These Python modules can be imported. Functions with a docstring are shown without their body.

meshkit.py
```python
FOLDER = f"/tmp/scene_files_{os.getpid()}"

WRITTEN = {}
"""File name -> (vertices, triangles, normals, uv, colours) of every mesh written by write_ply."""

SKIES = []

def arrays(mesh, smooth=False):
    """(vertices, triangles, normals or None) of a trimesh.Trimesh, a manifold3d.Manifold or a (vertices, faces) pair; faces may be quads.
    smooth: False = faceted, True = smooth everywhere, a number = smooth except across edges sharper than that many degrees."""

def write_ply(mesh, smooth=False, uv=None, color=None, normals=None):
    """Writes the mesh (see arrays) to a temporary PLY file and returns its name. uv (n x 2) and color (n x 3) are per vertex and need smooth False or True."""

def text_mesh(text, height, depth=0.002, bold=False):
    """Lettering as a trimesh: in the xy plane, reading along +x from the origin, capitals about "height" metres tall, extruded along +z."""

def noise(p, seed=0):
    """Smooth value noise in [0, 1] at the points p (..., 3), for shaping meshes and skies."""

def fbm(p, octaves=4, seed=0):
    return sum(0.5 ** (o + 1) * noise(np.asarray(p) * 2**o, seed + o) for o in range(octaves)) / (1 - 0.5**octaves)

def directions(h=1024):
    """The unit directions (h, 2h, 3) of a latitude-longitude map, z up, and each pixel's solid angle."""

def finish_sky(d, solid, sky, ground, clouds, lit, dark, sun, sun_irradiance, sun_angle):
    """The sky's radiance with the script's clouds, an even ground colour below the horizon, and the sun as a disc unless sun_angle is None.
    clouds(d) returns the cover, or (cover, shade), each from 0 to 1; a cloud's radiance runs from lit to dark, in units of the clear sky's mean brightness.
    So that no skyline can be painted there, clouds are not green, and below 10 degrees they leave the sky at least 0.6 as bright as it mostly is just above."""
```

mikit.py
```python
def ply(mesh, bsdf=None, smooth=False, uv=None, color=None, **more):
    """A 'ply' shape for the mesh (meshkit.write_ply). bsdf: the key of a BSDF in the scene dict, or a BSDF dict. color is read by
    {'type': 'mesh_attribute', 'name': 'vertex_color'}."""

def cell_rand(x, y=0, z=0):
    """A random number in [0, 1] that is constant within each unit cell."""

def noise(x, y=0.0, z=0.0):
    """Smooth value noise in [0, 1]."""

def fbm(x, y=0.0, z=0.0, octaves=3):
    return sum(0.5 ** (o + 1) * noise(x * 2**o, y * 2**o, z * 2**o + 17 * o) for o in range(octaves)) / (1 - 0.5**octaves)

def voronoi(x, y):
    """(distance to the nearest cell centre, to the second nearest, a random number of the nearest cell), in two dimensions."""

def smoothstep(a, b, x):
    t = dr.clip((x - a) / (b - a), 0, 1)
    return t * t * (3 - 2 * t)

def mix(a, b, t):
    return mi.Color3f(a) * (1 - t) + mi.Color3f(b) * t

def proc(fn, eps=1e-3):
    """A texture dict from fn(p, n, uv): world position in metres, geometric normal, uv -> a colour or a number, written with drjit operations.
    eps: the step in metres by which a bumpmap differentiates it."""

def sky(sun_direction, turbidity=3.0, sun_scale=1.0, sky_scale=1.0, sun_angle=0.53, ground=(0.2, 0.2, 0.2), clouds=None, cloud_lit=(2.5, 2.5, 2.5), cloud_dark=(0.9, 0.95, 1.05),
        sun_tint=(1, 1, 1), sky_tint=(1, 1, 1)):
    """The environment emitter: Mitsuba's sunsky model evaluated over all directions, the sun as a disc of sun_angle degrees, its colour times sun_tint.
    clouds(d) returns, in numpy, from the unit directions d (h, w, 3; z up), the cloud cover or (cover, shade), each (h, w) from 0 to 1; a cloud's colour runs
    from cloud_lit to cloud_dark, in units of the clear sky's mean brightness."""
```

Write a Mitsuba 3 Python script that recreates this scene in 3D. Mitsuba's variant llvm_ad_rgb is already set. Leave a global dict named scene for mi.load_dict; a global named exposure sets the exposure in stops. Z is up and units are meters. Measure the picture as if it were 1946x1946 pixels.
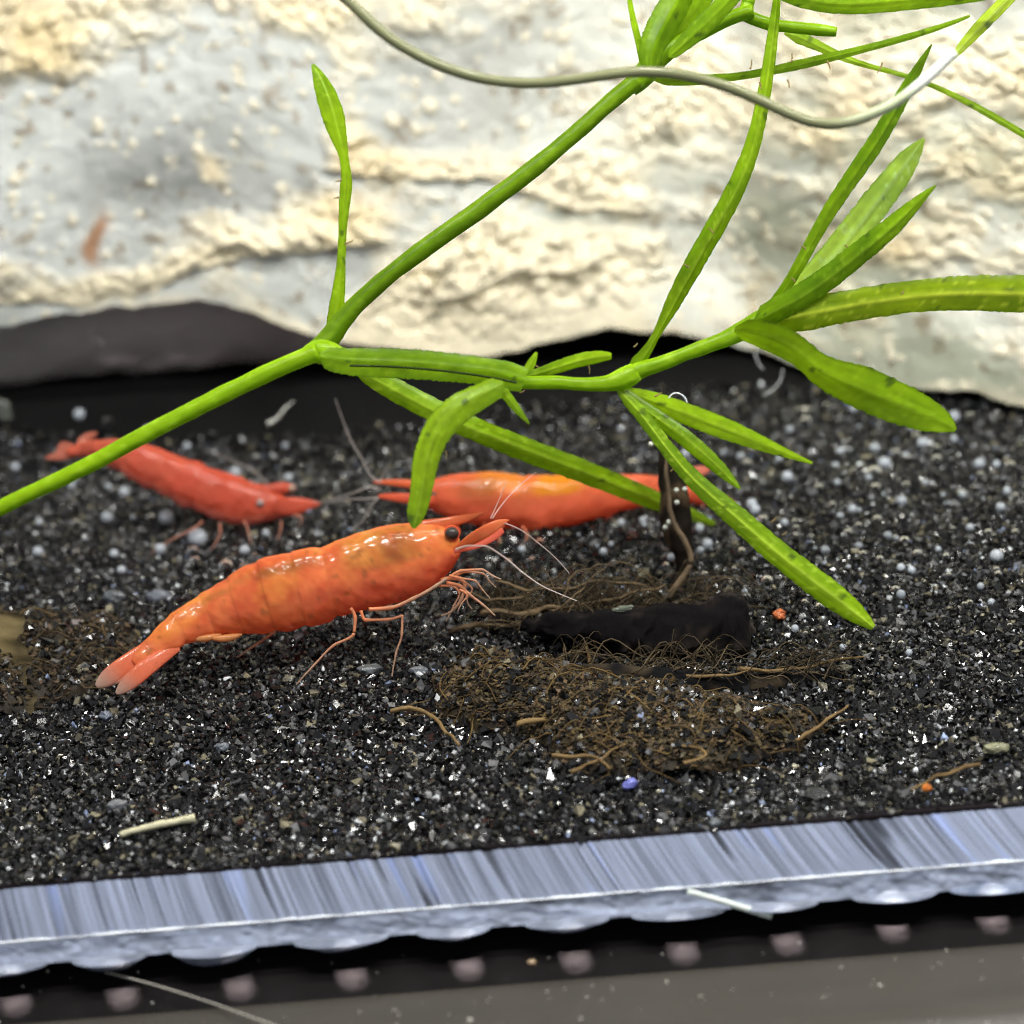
# Macro view into a small aquarium: three red-orange dwarf shrimp on black sand, a pale rock and a stem plant.
# The place is built 20 times life size (1 unit = 5 cm) so that grains and legs stay well above the ray epsilon.
import math
import numpy as np
import trimesh
import mitsuba as mi
import mikit
import meshkit
from scipy.interpolate import CubicSpline, PchipInterpolator
from scipy.spatial import cKDTree

T = mi.ScalarTransform4f
scene, labels = {}, {}

# ------------------------------------------------------------------ camera, light, exposure
FOV, DIST, PITCH, ROLL = 25.0, 2.48, 28.0, 4.6
exposure = 0.0
TARGET = np.array([0.0, 0.0, 0.20])
_p, _r = math.radians(PITCH), math.radians(ROLL)
FWD = np.array([0, math.cos(_p), -math.sin(_p)])
_R0, _U0 = np.array([1.0, 0, 0]), np.array([0, math.sin(_p), math.cos(_p)])
UP = math.cos(_r) * _U0 + math.sin(_r) * _R0
RIGHT = math.cos(_r) * _R0 - math.sin(_r) * _U0
EYE = TARGET - DIST * FWD
TANH = math.tan(math.radians(FOV / 2))
scene['camera'] = {
    'type': 'thinlens', 'fov': FOV, 'fov_axis': 'x', 'near_clip': 0.05, 'far_clip': 60.0,
    'aperture_radius': 0.022, 'focus_distance': DIST + 0.03,
    'to_world': T().look_at(origin=EYE.tolist(), target=TARGET.tolist(), up=UP.tolist())}
LED_POWER, POOL_POWER = 440.0, 420.0
scene['room_light'] = {'type': 'constant', 'radiance': {'type': 'rgb', 'value': [0.34, 0.35, 0.37]}, 'sampling_weight': 7.0}


def ray(px, py):
    u, v = (px - 973) / 973.0, (973 - py) / 973.0
    return FWD + TANH * (u * RIGHT + v * UP)


def at_depth(px, py, off=0.0):      # the point at that distance behind (+) or before (-) the focused shrimp
    return EYE + ray(px, py) * (DIST + off)


def on_y(px, py, Y):
    d = ray(px, py)
    return EYE + d * ((Y - EYE[1]) / d[1])


def on_z(px, py, z=0.0):
    d = ray(px, py)
    return EYE + d * ((z - EYE[2]) / d[2])


def depth_of(p):
    return float((np.asarray(p) - EYE) @ FWD - DIST)


def upp(off):                       # units per photograph pixel at that depth
    return (DIST + off) * TANH / 973.0


W = lambda x, y: (x * 1.00725, y * 1.00725)
C1 = lambda x, y: (150 + x / 2.0337, 720 + y / 2.0337)
C2 = lambda x, y: (60 + x / 2.76, 740 + y / 2.76)
C3 = lambda x, y: (600 + x / 2.3, 740 + y / 2.3)
C4 = lambda x, y: (700 + x / 4.83, 880 + y / 4.83)
SRC = lambda x, y: (x, y)

# ------------------------------------------------------------------ materials
VC = {'type': 'mesh_attribute', 'name': 'vertex_color'}


def rgb(*c):
    return {'type': 'rgb', 'value': list(c)}


scene['mat_sand'] = {'type': 'twosided', 'b': {'type': 'principled', 'base_color': VC, 'roughness': 0.17, 'specular': 0.7}}
scene['mat_ground'] = {'type': 'twosided', 'b': {'type': 'principled', 'base_color': VC, 'roughness': 0.9, 'specular': 0.05}}
scene['mat_rock'] = {'type': 'twosided', 'b': {'type': 'principled', 'base_color': VC, 'roughness': 0.5, 'specular': 0.4}}
scene['mat_matte'] = {'type': 'twosided', 'b': {'type': 'principled', 'base_color': VC, 'roughness': 0.7, 'specular': 0.3}}
scene['mat_gloss'] = {'type': 'twosided', 'b': {'type': 'principled', 'base_color': VC, 'roughness': 0.2, 'specular': 0.6}}
scene['mat_leaf'] = {'type': 'blendbsdf', 'weight': 0.30,
                     'a': {'type': 'principledthin', 'base_color': VC, 'roughness': 0.5, 'diff_trans': 1.15, 'spec_trans': 0.0},
                     'b': {'type': 'twosided', 'b': {'type': 'principled', 'base_color': VC, 'roughness': 0.26, 'specular': 0.5}}}
scene['mat_shell'] = {'type': 'blendbsdf', 'weight': 0.36,
                      'a': {'type': 'principledthin', 'base_color': VC, 'roughness': 0.5, 'diff_trans': 1.1, 'spec_trans': 0.0},
                      'b': {'type': 'twosided', 'b': {'type': 'principled', 'base_color': VC, 'roughness': 0.13, 'specular': 0.7, 'clearcoat': 1.0, 'clearcoat_gloss': 0.97}}}
scene['mat_feeler'] = {'type': 'blendbsdf', 'weight': 0.55,
                       'a': {'type': 'twosided', 'b': {'type': 'principled', 'base_color': VC, 'roughness': 0.3}},
                       'b': {'type': 'thindielectric', 'int_ior': 1.05}}
scene['mat_bead'] = {'type': 'blendbsdf', 'weight': 0.35,
                     'a': {'type': 'twosided', 'b': {'type': 'principled', 'base_color': rgb(0.50, 0.55, 0.62), 'roughness': 0.10, 'specular': 1.0, 'sheen': 1.0, 'clearcoat': 1.0}},
                     'b': {'type': 'thindielectric', 'int_ior': 1.33}}
scene['mat_bubble'] = {'type': 'dielectric', 'int_ior': 1.0, 'ext_ior': 1.33}
scene['mat_glass_edge'] = {'type': 'twosided', 'b': {'type': 'principled', 'base_color': VC, 'roughness': 0.28, 'specular': 0.6}}
scene['mat_black_plastic'] = {'type': 'twosided', 'b': {'type': 'principled', 'base_color': rgb(0.008, 0.007, 0.0075), 'roughness': 0.35, 'specular': 0.12}}


def tray_color(p, n, uv):
    g = mikit.fbm(p.x * 9, p.y * 30, p.z * 20, 3)
    return mikit.mix([0.036, 0.032, 0.027], [0.050, 0.045, 0.038], g)


scene['mat_tray'] = {'type': 'twosided', 'b': {'type': 'principled', 'base_color': mikit.proc(tray_color), 'roughness': 0.42, 'specular': 0.5}}
scene['mat_lamp_housing'] = {'type': 'twosided', 'b': {'type': 'principled', 'base_color': rgb(0.03, 0.03, 0.032), 'roughness': 0.5}}


# ------------------------------------------------------------------ helpers
def key_for(name, parent=None):
    base = name if parent is None else parent + '__' + name
    k, i = base, 0
    while k in scene or k in labels or any(s.startswith(k + '__') for s in scene):
        i += 1
        k = f'{base}_{i:03d}'
    return k


def say(key, label=None, category=None, group=None, kind=None):
    d = {k: v for k, v in dict(label=label, category=category, group=group, kind=kind).items() if v}
    if d:
        labels[key] = d


def thing(name, label, category, group=None):
    k = key_for(name)
    say(k, label, category, group)
    return k


def put(name, mesh, mat, parent=None, smooth=True, color=None, uv=None, label=None, category=None, group=None, kind=None, **more):
    k = key_for(name, parent)
    if color is not None:
        v = mesh[0] if isinstance(mesh, tuple) else mesh.vertices
        color = np.clip(np.broadcast_to(np.asarray(color, float), (len(v), 3)), 0, 1)
    scene[k] = mikit.ply(mesh, mat, smooth=smooth, color=color, uv=uv, **more)
    say(k, label, category, group, kind)
    return k


def resample(pts, n):
    """A smooth curve of n rows through pts (rows of any width), even along its length."""
    p = np.asarray(pts, float)
    t = np.r_[0, np.cumsum(np.linalg.norm(np.diff(p[:, :3], axis=0), axis=1) + 1e-9)]
    f = CubicSpline(t, p) if len(p) > 3 else PchipInterpolator(t, p)
    return f(np.linspace(0, t[-1], n))


def resample_mono(x, y, xs):
    return PchipInterpolator(x, y)(xs)


def grid_faces(n, m, wrap=False):
    i, j = np.meshgrid(np.arange(n - 1), np.arange(m if wrap else m - 1), indexing='ij')
    a, b = i * m + j, i * m + (j + 1) % m
    q = np.stack([a, b, b + m, a + m], -1).reshape(-1, 4)
    return np.vstack([q[:, [0, 1, 2]], q[:, [0, 2, 3]]])


def frames(p):
    t = np.gradient(p, axis=0)
    t /= np.linalg.norm(t, axis=1, keepdims=True) + 1e-12
    b = -FWD - (t @ -FWD)[:, None] * t          # towards the viewer's side
    b /= np.linalg.norm(b, axis=1, keepdims=True) + 1e-12
    return t, np.cross(b, t), b                 # tangent, sideways, outwards


def tube(p, r, sides=8):
    p = np.asarray(p, float)
    r = np.broadcast_to(np.asarray(r, float), (len(p),))
    t = np.gradient(p, axis=0)
    t /= np.linalg.norm(t, axis=1, keepdims=True) + 1e-12
    ref = np.array([0.31, 0.43, 0.85])
    a = np.cross(t, ref)
    a /= np.linalg.norm(a, axis=1, keepdims=True) + 1e-9
    b = np.cross(t, a)
    ang = np.arange(sides) * 2 * math.pi / sides
    v = p[:, None] + r[:, None, None] * (np.cos(ang)[None, :, None] * a[:, None] + np.sin(ang)[None, :, None] * b[:, None])
    f = grid_faces(len(p), sides, True)
    n = len(p) * sides
    v = np.vstack([v.reshape(-1, 3), p[:1], p[-1:]])
    k = np.arange(sides)
    cap0 = np.stack([np.full(sides, n), (k + 1) % sides, k], 1)
    cap1 = np.stack([np.full(sides, n + 1), n - sides + k, n - sides + (k + 1) % sides], 1)
    return v, np.vstack([f, cap0, cap1])


def join(parts):
    vs, fs, cs, o = [], [], [], 0
    for part in parts:
        v, f = part[0], part[1]
        vs.append(v)
        fs.append(np.asarray(f) + o)
        if len(part) > 2:
            cs.append(np.broadcast_to(np.asarray(part[2], float), (len(v), 3)))
        o += len(v)
    return np.vstack(vs), np.vstack(fs), (np.vstack(cs) if cs else None)


def path3(pts, conv, off):
    """Photo points (x, y[, extra depth]) to places at their depth."""
    out = []
    for q in pts:
        x, y = conv(q[0], q[1])
        out.append(at_depth(x, y, off + (q[2] if len(q) > 2 else 0.0)))
    return np.array(out)


def jit(v, amount, freq, seed):
    return v + amount * (np.stack([meshkit.fbm(v * freq, 3, seed + 11 * k) for k in range(3)], -1) - 0.5)


# ------------------------------------------------------------------ ground profile
def ground_z(x, y):
    p = np.stack([np.asarray(x, float) * 5, np.asarray(y, float) * 5, np.zeros_like(np.asarray(x, float))], -1)
    return 0.022 * (meshkit.fbm(p, 3, 5) - 0.5) * np.clip((np.asarray(y) + 0.40) * 6, 0, 1)


A = on_z(973, 1612, 0.0)
YA = A[1]
d = ray(973, 1713)
k_ = 1.19
# the point where the ray meets the sloping ground edge of the glass  z = -k (YA - y)
s_ = (-k_ * (YA - EYE[1]) - EYE[2]) / (d[2] - k_ * d[1])
B = EYE + d * s_
Cc = on_y(973, 1750, B[1] - 0.004)
ZB = Cc[2] - 0.035
Dd = on_z(973, 1878, ZB)
X0, X1 = -1.5, 1.5
TILT = math.radians(4)

# the sand's base sheet: black silt, the same under the rock
gx, gy = np.meshgrid(np.linspace(X0, X1, 120), np.linspace(YA + 0.012, 2.2, 110), indexing='ij')
gz = ground_z(gx, gy) - 0.006
cc = 0.004 + 0.005 * meshkit.fbm(np.stack([gx * 9, gy * 9, gz * 0], -1), 3, 3)
put('sand_bed', (np.stack([gx, gy, gz], -1).reshape(-1, 3), grid_faces(120, 110)), 'mat_ground', color=np.repeat(cc.reshape(-1, 1), 3, 1) * [1, 1, 1.05], kind='structure')

# ------------------------------------------------------------------ black sand: grains
ICO = trimesh.creation.icosahedron()
CHIP = trimesh.creation.box([1.25, 1.25, 1.25])


def grains(n, xr, yr, rmed, seed, zlift=0.0, keep=None, palette=None, spread=0.38):
    g = np.random.default_rng(seed)
    x, y = g.uniform(*xr, n), g.uniform(*yr, n)
    if keep is not None:
        m = keep(x, y, g)
        x, y = x[m], y[m]
        n = len(x)
    r = rmed * np.exp(g.normal(0, spread, n))
    r = np.minimum(r, rmed * 2.6)
    c = palette(g, n, x, y)
    r = r * np.where(c.max(1) > 0.2, 0.66, 1.0)
    q = g.normal(size=(n, 3, 3))
    u, _, vt = np.linalg.svd(q)
    rot = u @ vt
    sc = np.stack([g.uniform(0.8, 1.35, n), g.uniform(0.7, 1.1, n), g.uniform(0.5, 0.9, n)], -1)
    v = CHIP.vertices[None] * g.uniform(0.62, 1.25, (n, 8, 1)) + g.normal(0, 0.16, (n, 8, 3))
    v = np.einsum('nij,nkj->nki', rot, v * (sc * r[:, None])[:, None])
    z = ground_z(x, y) + zlift + g.uniform(-0.6, 0.5, n) * rmed
    v = v + np.stack([x, y, z], -1)[:, None]
    f = CHIP.faces[None] + (np.arange(n) * 8)[:, None, None]
    return v.reshape(-1, 3), f.reshape(-1, 3), np.repeat(c, 8, 0)


def sand_palette(g, n, x, y):
    base = g.uniform(0.002, 0.010, n)[:, None] * np.array([1.0, 1.0, 1.06])
    c = base.copy()
    k = g.random(n)
    grey, pale, tan, blue = k < 0.10, (k > 0.10) & (k < 0.138), (k > 0.138) & (k < 0.178), (k > 0.178) & (k < 0.188)
    c[grey] = g.uniform(0.05, 0.14, grey.sum())[:, None] * [0.98, 1, 1.05]
    c[pale] = g.uniform(0.35, 0.95, pale.sum())[:, None] * [0.95, 1.0, 1.05]
    c[tan] = g.uniform(0.10, 0.24, tan.sum())[:, None] * [1.1, 1.0, 0.68]
    c[blue] = g.uniform(0.2, 0.5, blue.sum())[:, None] * [0.62, 0.78, 1.2]
    return c


def sand_keep(x, y, g):
    lim = 0.59 - 0.09 * x + 0.05 * np.sin(x * 5)
    return (g.random(len(x)) < np.clip((lim + 0.10 - y) / 0.20, 0.0, 1)) & (np.abs(x) < 0.62 + 0.25 * (y + 0.5))


gr = grains(235000, (-1.0, 1.0), (YA + 0.004, 0.78), 0.0030, 11, keep=sand_keep, palette=sand_palette)
put('sand_grain', gr[:2], 'mat_sand', smooth=False, color=gr[2], kind='stuff', label='loose black sand grains with pale and tan specks', category='sand')

# ------------------------------------------------------------------ the front edge of the tank and its stand
# dark seam between sand and glass edge
xs = np.linspace(X0, X1, 400)


def strip(profile, n=400, fn=None, cols=None):
    """profile: rows (y, z) swept along x."""
    pr = np.asarray(profile, float)
    xx = np.linspace(X0, X1, n)
    v = np.stack([np.repeat(xx[:, None], len(pr), 1), np.repeat(pr[None, :, 0], n, 0), np.repeat(pr[None, :, 1], n, 0)], -1)
    if fn is not None:
        v = fn(v)
    return v.reshape(-1, 3), grid_faces(n, len(pr))


seam = thing('silicone_seam', 'thin dark seam between the black sand and the grey glass edge', 'sealant')
scene[seam] = mikit.ply(strip([(YA + 0.016, -0.02), (YA + 0.012, 0.001), (YA + 0.006, 0.002), (YA + 0.001, 0.001), (YA + 0.001, -0.03)],
                              fn=lambda v: v + np.stack([0 * v[..., 0], 0.002 * (meshkit.noise(np.stack([v[..., 0] * 20, v[..., 1] * 0, v[..., 2] * 0], -1)) - 0.5), 0 * v[..., 0]], -1)),
                        'mat_ground', smooth=True, color=np.full((2000, 3), [0.012, 0.010, 0.012]))

edge = thing('glass_edge', 'blue grey ground glass edge with streaks running along the front of the tank', 'glass edge')
nrow, ncol = 12, 3600
tt = np.linspace(0, 1, nrow)
xx = np.linspace(X0, X1, ncol)
lean = 0.016 * (1 + 1.6 * np.clip(xx + 0.3, -0.4, 0.6))           # the grinding marks lean more to the right
V = np.zeros((ncol, nrow, 3))
V[..., 0] = xx[:, None] + lean[:, None] * (tt[None] + 0.12 * tt[None] ** 2)
V[..., 1] = YA + (B[1] - YA) * tt[None]
V[..., 2] = (B[2]) * tt[None]
sx = xx[:, None] + 0 * tt[None]
N3 = lambda f, s, o=3: meshkit.fbm(np.stack([sx * f, 0 * sx + tt[None] * 0.4, 0 * sx], -1), o, s)
fine, mid, big = N3(430, 2), N3(90, 3), N3(9, 4)
dark = np.clip((0.30 - N3(75, 9, 2)) * 9, 0, 1) * np.clip((big - 0.28) * 5, 0, 1)
dark = np.maximum(dark, 0.8 * np.clip((0.25 - N3(210, 19, 2)) * 9, 0, 1))
blue = 0.45 * np.clip((N3(80, 15, 2) - 0.72) * 6, 0, 1)
val = 0.32 + 0.42 * (fine - 0.5) + 0.18 * (mid - 0.5)
col = 0.84 * val[..., None] * np.array([0.84, 0.97, 1.34])
col = col * (1 - 0.80 * dark[..., None])
col = col * (1 - blue[..., None]) + blue[..., None] * np.array([0.36, 0.48, 0.95])
V[..., 2] += 0.0012 * (fine - 0.5) - 0.002 * dark + 0.0012 * (mid - 0.5)
put('ground_face', (V.reshape(-1, 3), grid_faces(ncol, nrow)), 'mat_glass_edge', edge, color=col.reshape(-1, 3))
# chamfer: the bright broken line
ch = np.stack([xx, np.full(ncol, B[1] - 0.001), B[2] + 0.0005 + 0.0012 * (meshkit.fbm(np.stack([xx * 60, 0 * xx, 0 * xx], -1), 3, 8) - 0.5)], -1)
rr = 0.0006 + 0.0026 * (meshkit.fbm(np.stack([xx * 40, 0 * xx, 0 * xx], -1), 3, 21) - 0.3)
put('chamfer', tube(ch, np.maximum(rr, 0.0006), 7), 'mat_glass_edge', edge, color=[0.86, 0.90, 0.95], label='bright chipped chamfer line')
# the arris below it
nr2 = 12
t2 = np.linspace(0, 1, nr2)
V = np.zeros((ncol, nr2, 3))
V[..., 0] = xx[:, None]
V[..., 1] = B[1] - 0.002 - 0.010 * t2[None] ** 1.4
V[..., 2] = B[2] + (Cc[2] - B[2]) * t2[None]
pn = np.stack([V[..., 0] * 40 - 1.2 * t2[None], V[..., 2] * 160, 0 * V[..., 0]], -1)
f1 = meshkit.fbm(pn, 3, 31)
f2 = meshkit.fbm(np.stack([V[..., 0] * 130, V[..., 2] * 260, 0 * V[..., 0]], -1), 2, 33)
dk = np.clip((0.33 - meshkit.fbm(np.stack([V[..., 0] * 26 - 0.9 * t2[None], V[..., 2] * 60, 0 * V[..., 0]], -1), 2, 37)) * 6, 0, 1)
val = 0.46 + 0.5 * (f1 - 0.5) + 0.3 * (f2 - 0.5) - 0.10 * np.abs(t2[None] - 0.6)
col = (val * (1 - 0.65 * dk))[..., None] * np.array([0.70, 0.80, 1.06])
V[..., 1] += -0.003 * (f1 - 0.5) + 0.002 * (f2 - 0.5)
put('arris', (V.reshape(-1, 3), grid_faces(ncol, nr2)), 'mat_glass_edge', edge, color=col.reshape(-1, 3), label='narrow mottled lower face of the glass edge')
# hidden rear and lower faces, so that the edge is a solid bar
put('underside', strip([(B[1] - 0.010, Cc[2] - 0.001), (YA + 0.02, Cc[2] - 0.001), (YA + 0.02, -0.002)]), 'mat_glass_edge', edge, color=[0.2, 0.22, 0.25])
# round lobes of clear sealant squeezed out under the edge
LOBES = [(-195, 1876), (10, 1855), (205, 1840), (418, 1824), (645, 1803), (866, 1783), (1079, 1763), (1285, 1743), (1492, 1724), (1693, 1706), (1900, 1686), (2110, 1668)]
for i, (lx, ly) in enumerate(LOBES):
    q = on_y(lx, ly, B[1] - 0.012)
    m = trimesh.creation.icosphere(3)
    v = m.vertices * np.array([0.042 + 0.006 * math.sin(i * 2.1), 0.013, 0.024]) + np.array([q[0] + 0.004 * math.sin(i * 3.7), B[1] - 0.0135, q[2] + 0.0235 + 0.002 * math.sin(i * 1.7)])
    v += 0.004 * (meshkit.fbm(v * 28, 2, 60 + i)[:, None] - 0.5) * [1, 0.5, 1]
    v[:, 2] = np.minimum(v[:, 2], Cc[2] + 0.002)
    n1 = meshkit.fbm(np.stack([v[:, 0] * 45, v[:, 2] * 230, v[:, 1] * 20], -1), 3, 40 + i)
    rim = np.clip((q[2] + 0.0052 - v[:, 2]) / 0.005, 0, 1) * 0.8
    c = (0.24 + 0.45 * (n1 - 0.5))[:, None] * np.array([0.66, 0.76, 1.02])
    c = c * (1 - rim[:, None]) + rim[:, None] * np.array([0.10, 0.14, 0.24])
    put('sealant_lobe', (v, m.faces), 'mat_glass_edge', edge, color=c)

# glossy black strip on which the tank stands
ST = math.tan(TILT)
sheet = strip([(Dd[1] + 0.19, ZB + 0.19 * ST - 0.3), (Dd[1] + 0.19, ZB + 0.19 * ST), (Dd[1] - 0.03, ZB - 0.03 * ST)], 60)
put('black_base_strip', sheet, 'mat_black_plastic', smooth=False, label='glossy black strip under the glass edge reflecting a row of lamps', category='base')
# grey moulded tray in front
y0 = Dd[1]
prof = [(y0 + 0.004, ZB - 0.01), (y0 + 0.003, ZB + 0.002), (y0 - 0.002, ZB + 0.006), (y0 - 0.010, ZB + 0.008)]
prof += [(y0 - 0.010 - s, ZB + 0.008 + 0.012 * math.exp(-((s - 0.10) / 0.035) ** 2) - 0.02 * max(0, s - 0.14)) for s in np.linspace(0.01, 0.6, 60)]
put('grey_tray', strip(prof, 120), 'mat_tray', smooth=True, label='dusty grey brown plastic tray edge along the bottom', category='tray')


def on_tray(px, py):
    q = on_z(px, py, ZB + 0.010)
    return q


# ------------------------------------------------------------------ lamp above the tank: a light bar with rows of LEDs
LAMP_Z = 2.3


def on_strip(px, py):
    d_ = ray(px, py)
    return EYE + d_ * ((ZB - EYE[2] - ST * (Dd[1] - EYE[1])) / (d_[2] - ST * d_[1]))


lamp = thing('aquarium_light', 'black aquarium light bar with rows of square lamps hanging above the tank', 'lamp')
quad = np.array([[-1, -1, 0], [-1, 1, 0], [1, 1, 0], [1, -1, 0]], float)


def led(c, size, power, tint=(1.0, 0.975, 0.91)):
    v = quad * size + c
    k = key_for('lamp_unit', lamp)
    scene[k] = mikit.ply((v, np.array([[0, 1, 2], [0, 2, 3]])), 'mat_lamp_housing', emitter={'type': 'area', 'radiance': rgb(*(power * np.array(tint)))})


# narrow beams from the front of the bar that fall on the black strip as a row of small dull pools
POOL = [(25, 1893), (228, 1880), (450, 1864), (664, 1844), (884, 1824), (1089, 1811), (1293, 1795), (1492, 1777), (1691, 1752), (1882, 1737)]
for i, (bx, by) in enumerate(POOL):
    for dx, dy in ((2, 5), (8, 19)):
        q = on_strip(bx + dx, by + dy)
        src = np.array([q[0], -0.95, LAMP_Z])
        scene[f'beam_{i}_{dy + 26}'] = {'type': 'spot', 'intensity': rgb(*(POOL_POWER * np.array([1.0, 0.90, 0.86]))), 'cutoff_angle': 0.42, 'beam_width': 0.03, 'sampling_weight': 0.5,
                                        'to_world': T().look_at(origin=src.tolist(), target=q.tolist(), up=[0, 1, 0])}
for row, (yy, pw) in enumerate([(-0.55, 1.0), (0.15, 1.0)]):
    for xx_ in (-0.9, -0.3, 0.3, 0.9, 1.4):
        led(np.array([xx_ + 0.1, yy, LAMP_Z]), 0.05, LED_POWER * pw * (0.84 + 0.14 * xx_))
bar = trimesh.creation.box([3.4, 3.2, 0.12])
bar.apply_translation([0.25, 0.6, LAMP_Z + 0.075])
put('housing', bar, 'mat_lamp_housing', lamp, smooth=False)
# ------------------------------------------------------------------ the pale rock behind
RY, LEAN = 0.80, math.radians(24)
LIP = [(-300, 640), (-100, 625), (0, 617), (60, 614), (130, 596), (230, 582), (300, 578), (372, 574), (425, 584), (483, 604), (545, 630), (640, 655), (720, 668), (830, 678), (925, 684),
       (975, 668), (1010, 655), (1068, 640), (1128, 628), (1185, 622), (1240, 634), (1300, 644), (1380, 648), (1447, 667), (1520, 695), (1640, 722), (1743, 743), (1860, 756), (1946, 776), (2100, 800), (2300, 820)]
lip = np.array([on_y(px, py, min(RY, on_z(px, py, 0.012)[1])) for px, py in LIP])
lip = lip[np.argsort(lip[:, 0])]
lip_z = lambda x: np.interp(x, lip[:, 0], lip[:, 2]) + 0.022 * (meshkit.fbm(np.stack([np.asarray(x, float) * 16, 0 * np.asarray(x, float), 0 * np.asarray(x, float)], -1), 4, 66) - 0.5)
lip_y = lambda x: np.interp(x, lip[:, 0], lip[:, 1])
RN = np.array([0, -math.cos(LEAN), math.sin(LEAN)])
_rk = np.random.default_rng(4)


def rock_xs(px, py):
    """Photo point to the rock's own coordinates: along it, and up it from its lower lip."""
    p0 = np.array([0, RY, 0.25])
    d = ray(px, py)
    q = EYE + d * (((p0 - EYE) @ RN) / (d @ RN))
    return q[0], (q[1] - RY) / math.sin(LEAN) if abs(math.sin(LEAN)) > 0.2 else q[2] - 0.25, q


def rock_s(px, py):
    x, _, q = rock_xs(px, py)
    for _i in range(6):                 # the lip's height changes along the rock
        zl = float(lip_z(x))
        p0 = np.array([x, float(lip_y(x)), zl])
        d = ray(px, py)
        q = EYE + d * (((p0 - EYE) @ RN) / (d @ RN))
        x = q[0]
    return x, (q[2] - float(lip_z(x))) / math.cos(LEAN)


def ledge(pts):
    a = np.array([rock_s(*W(*p)) for p in pts])
    a = a[np.argsort(a[:, 0])]
    return a


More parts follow.
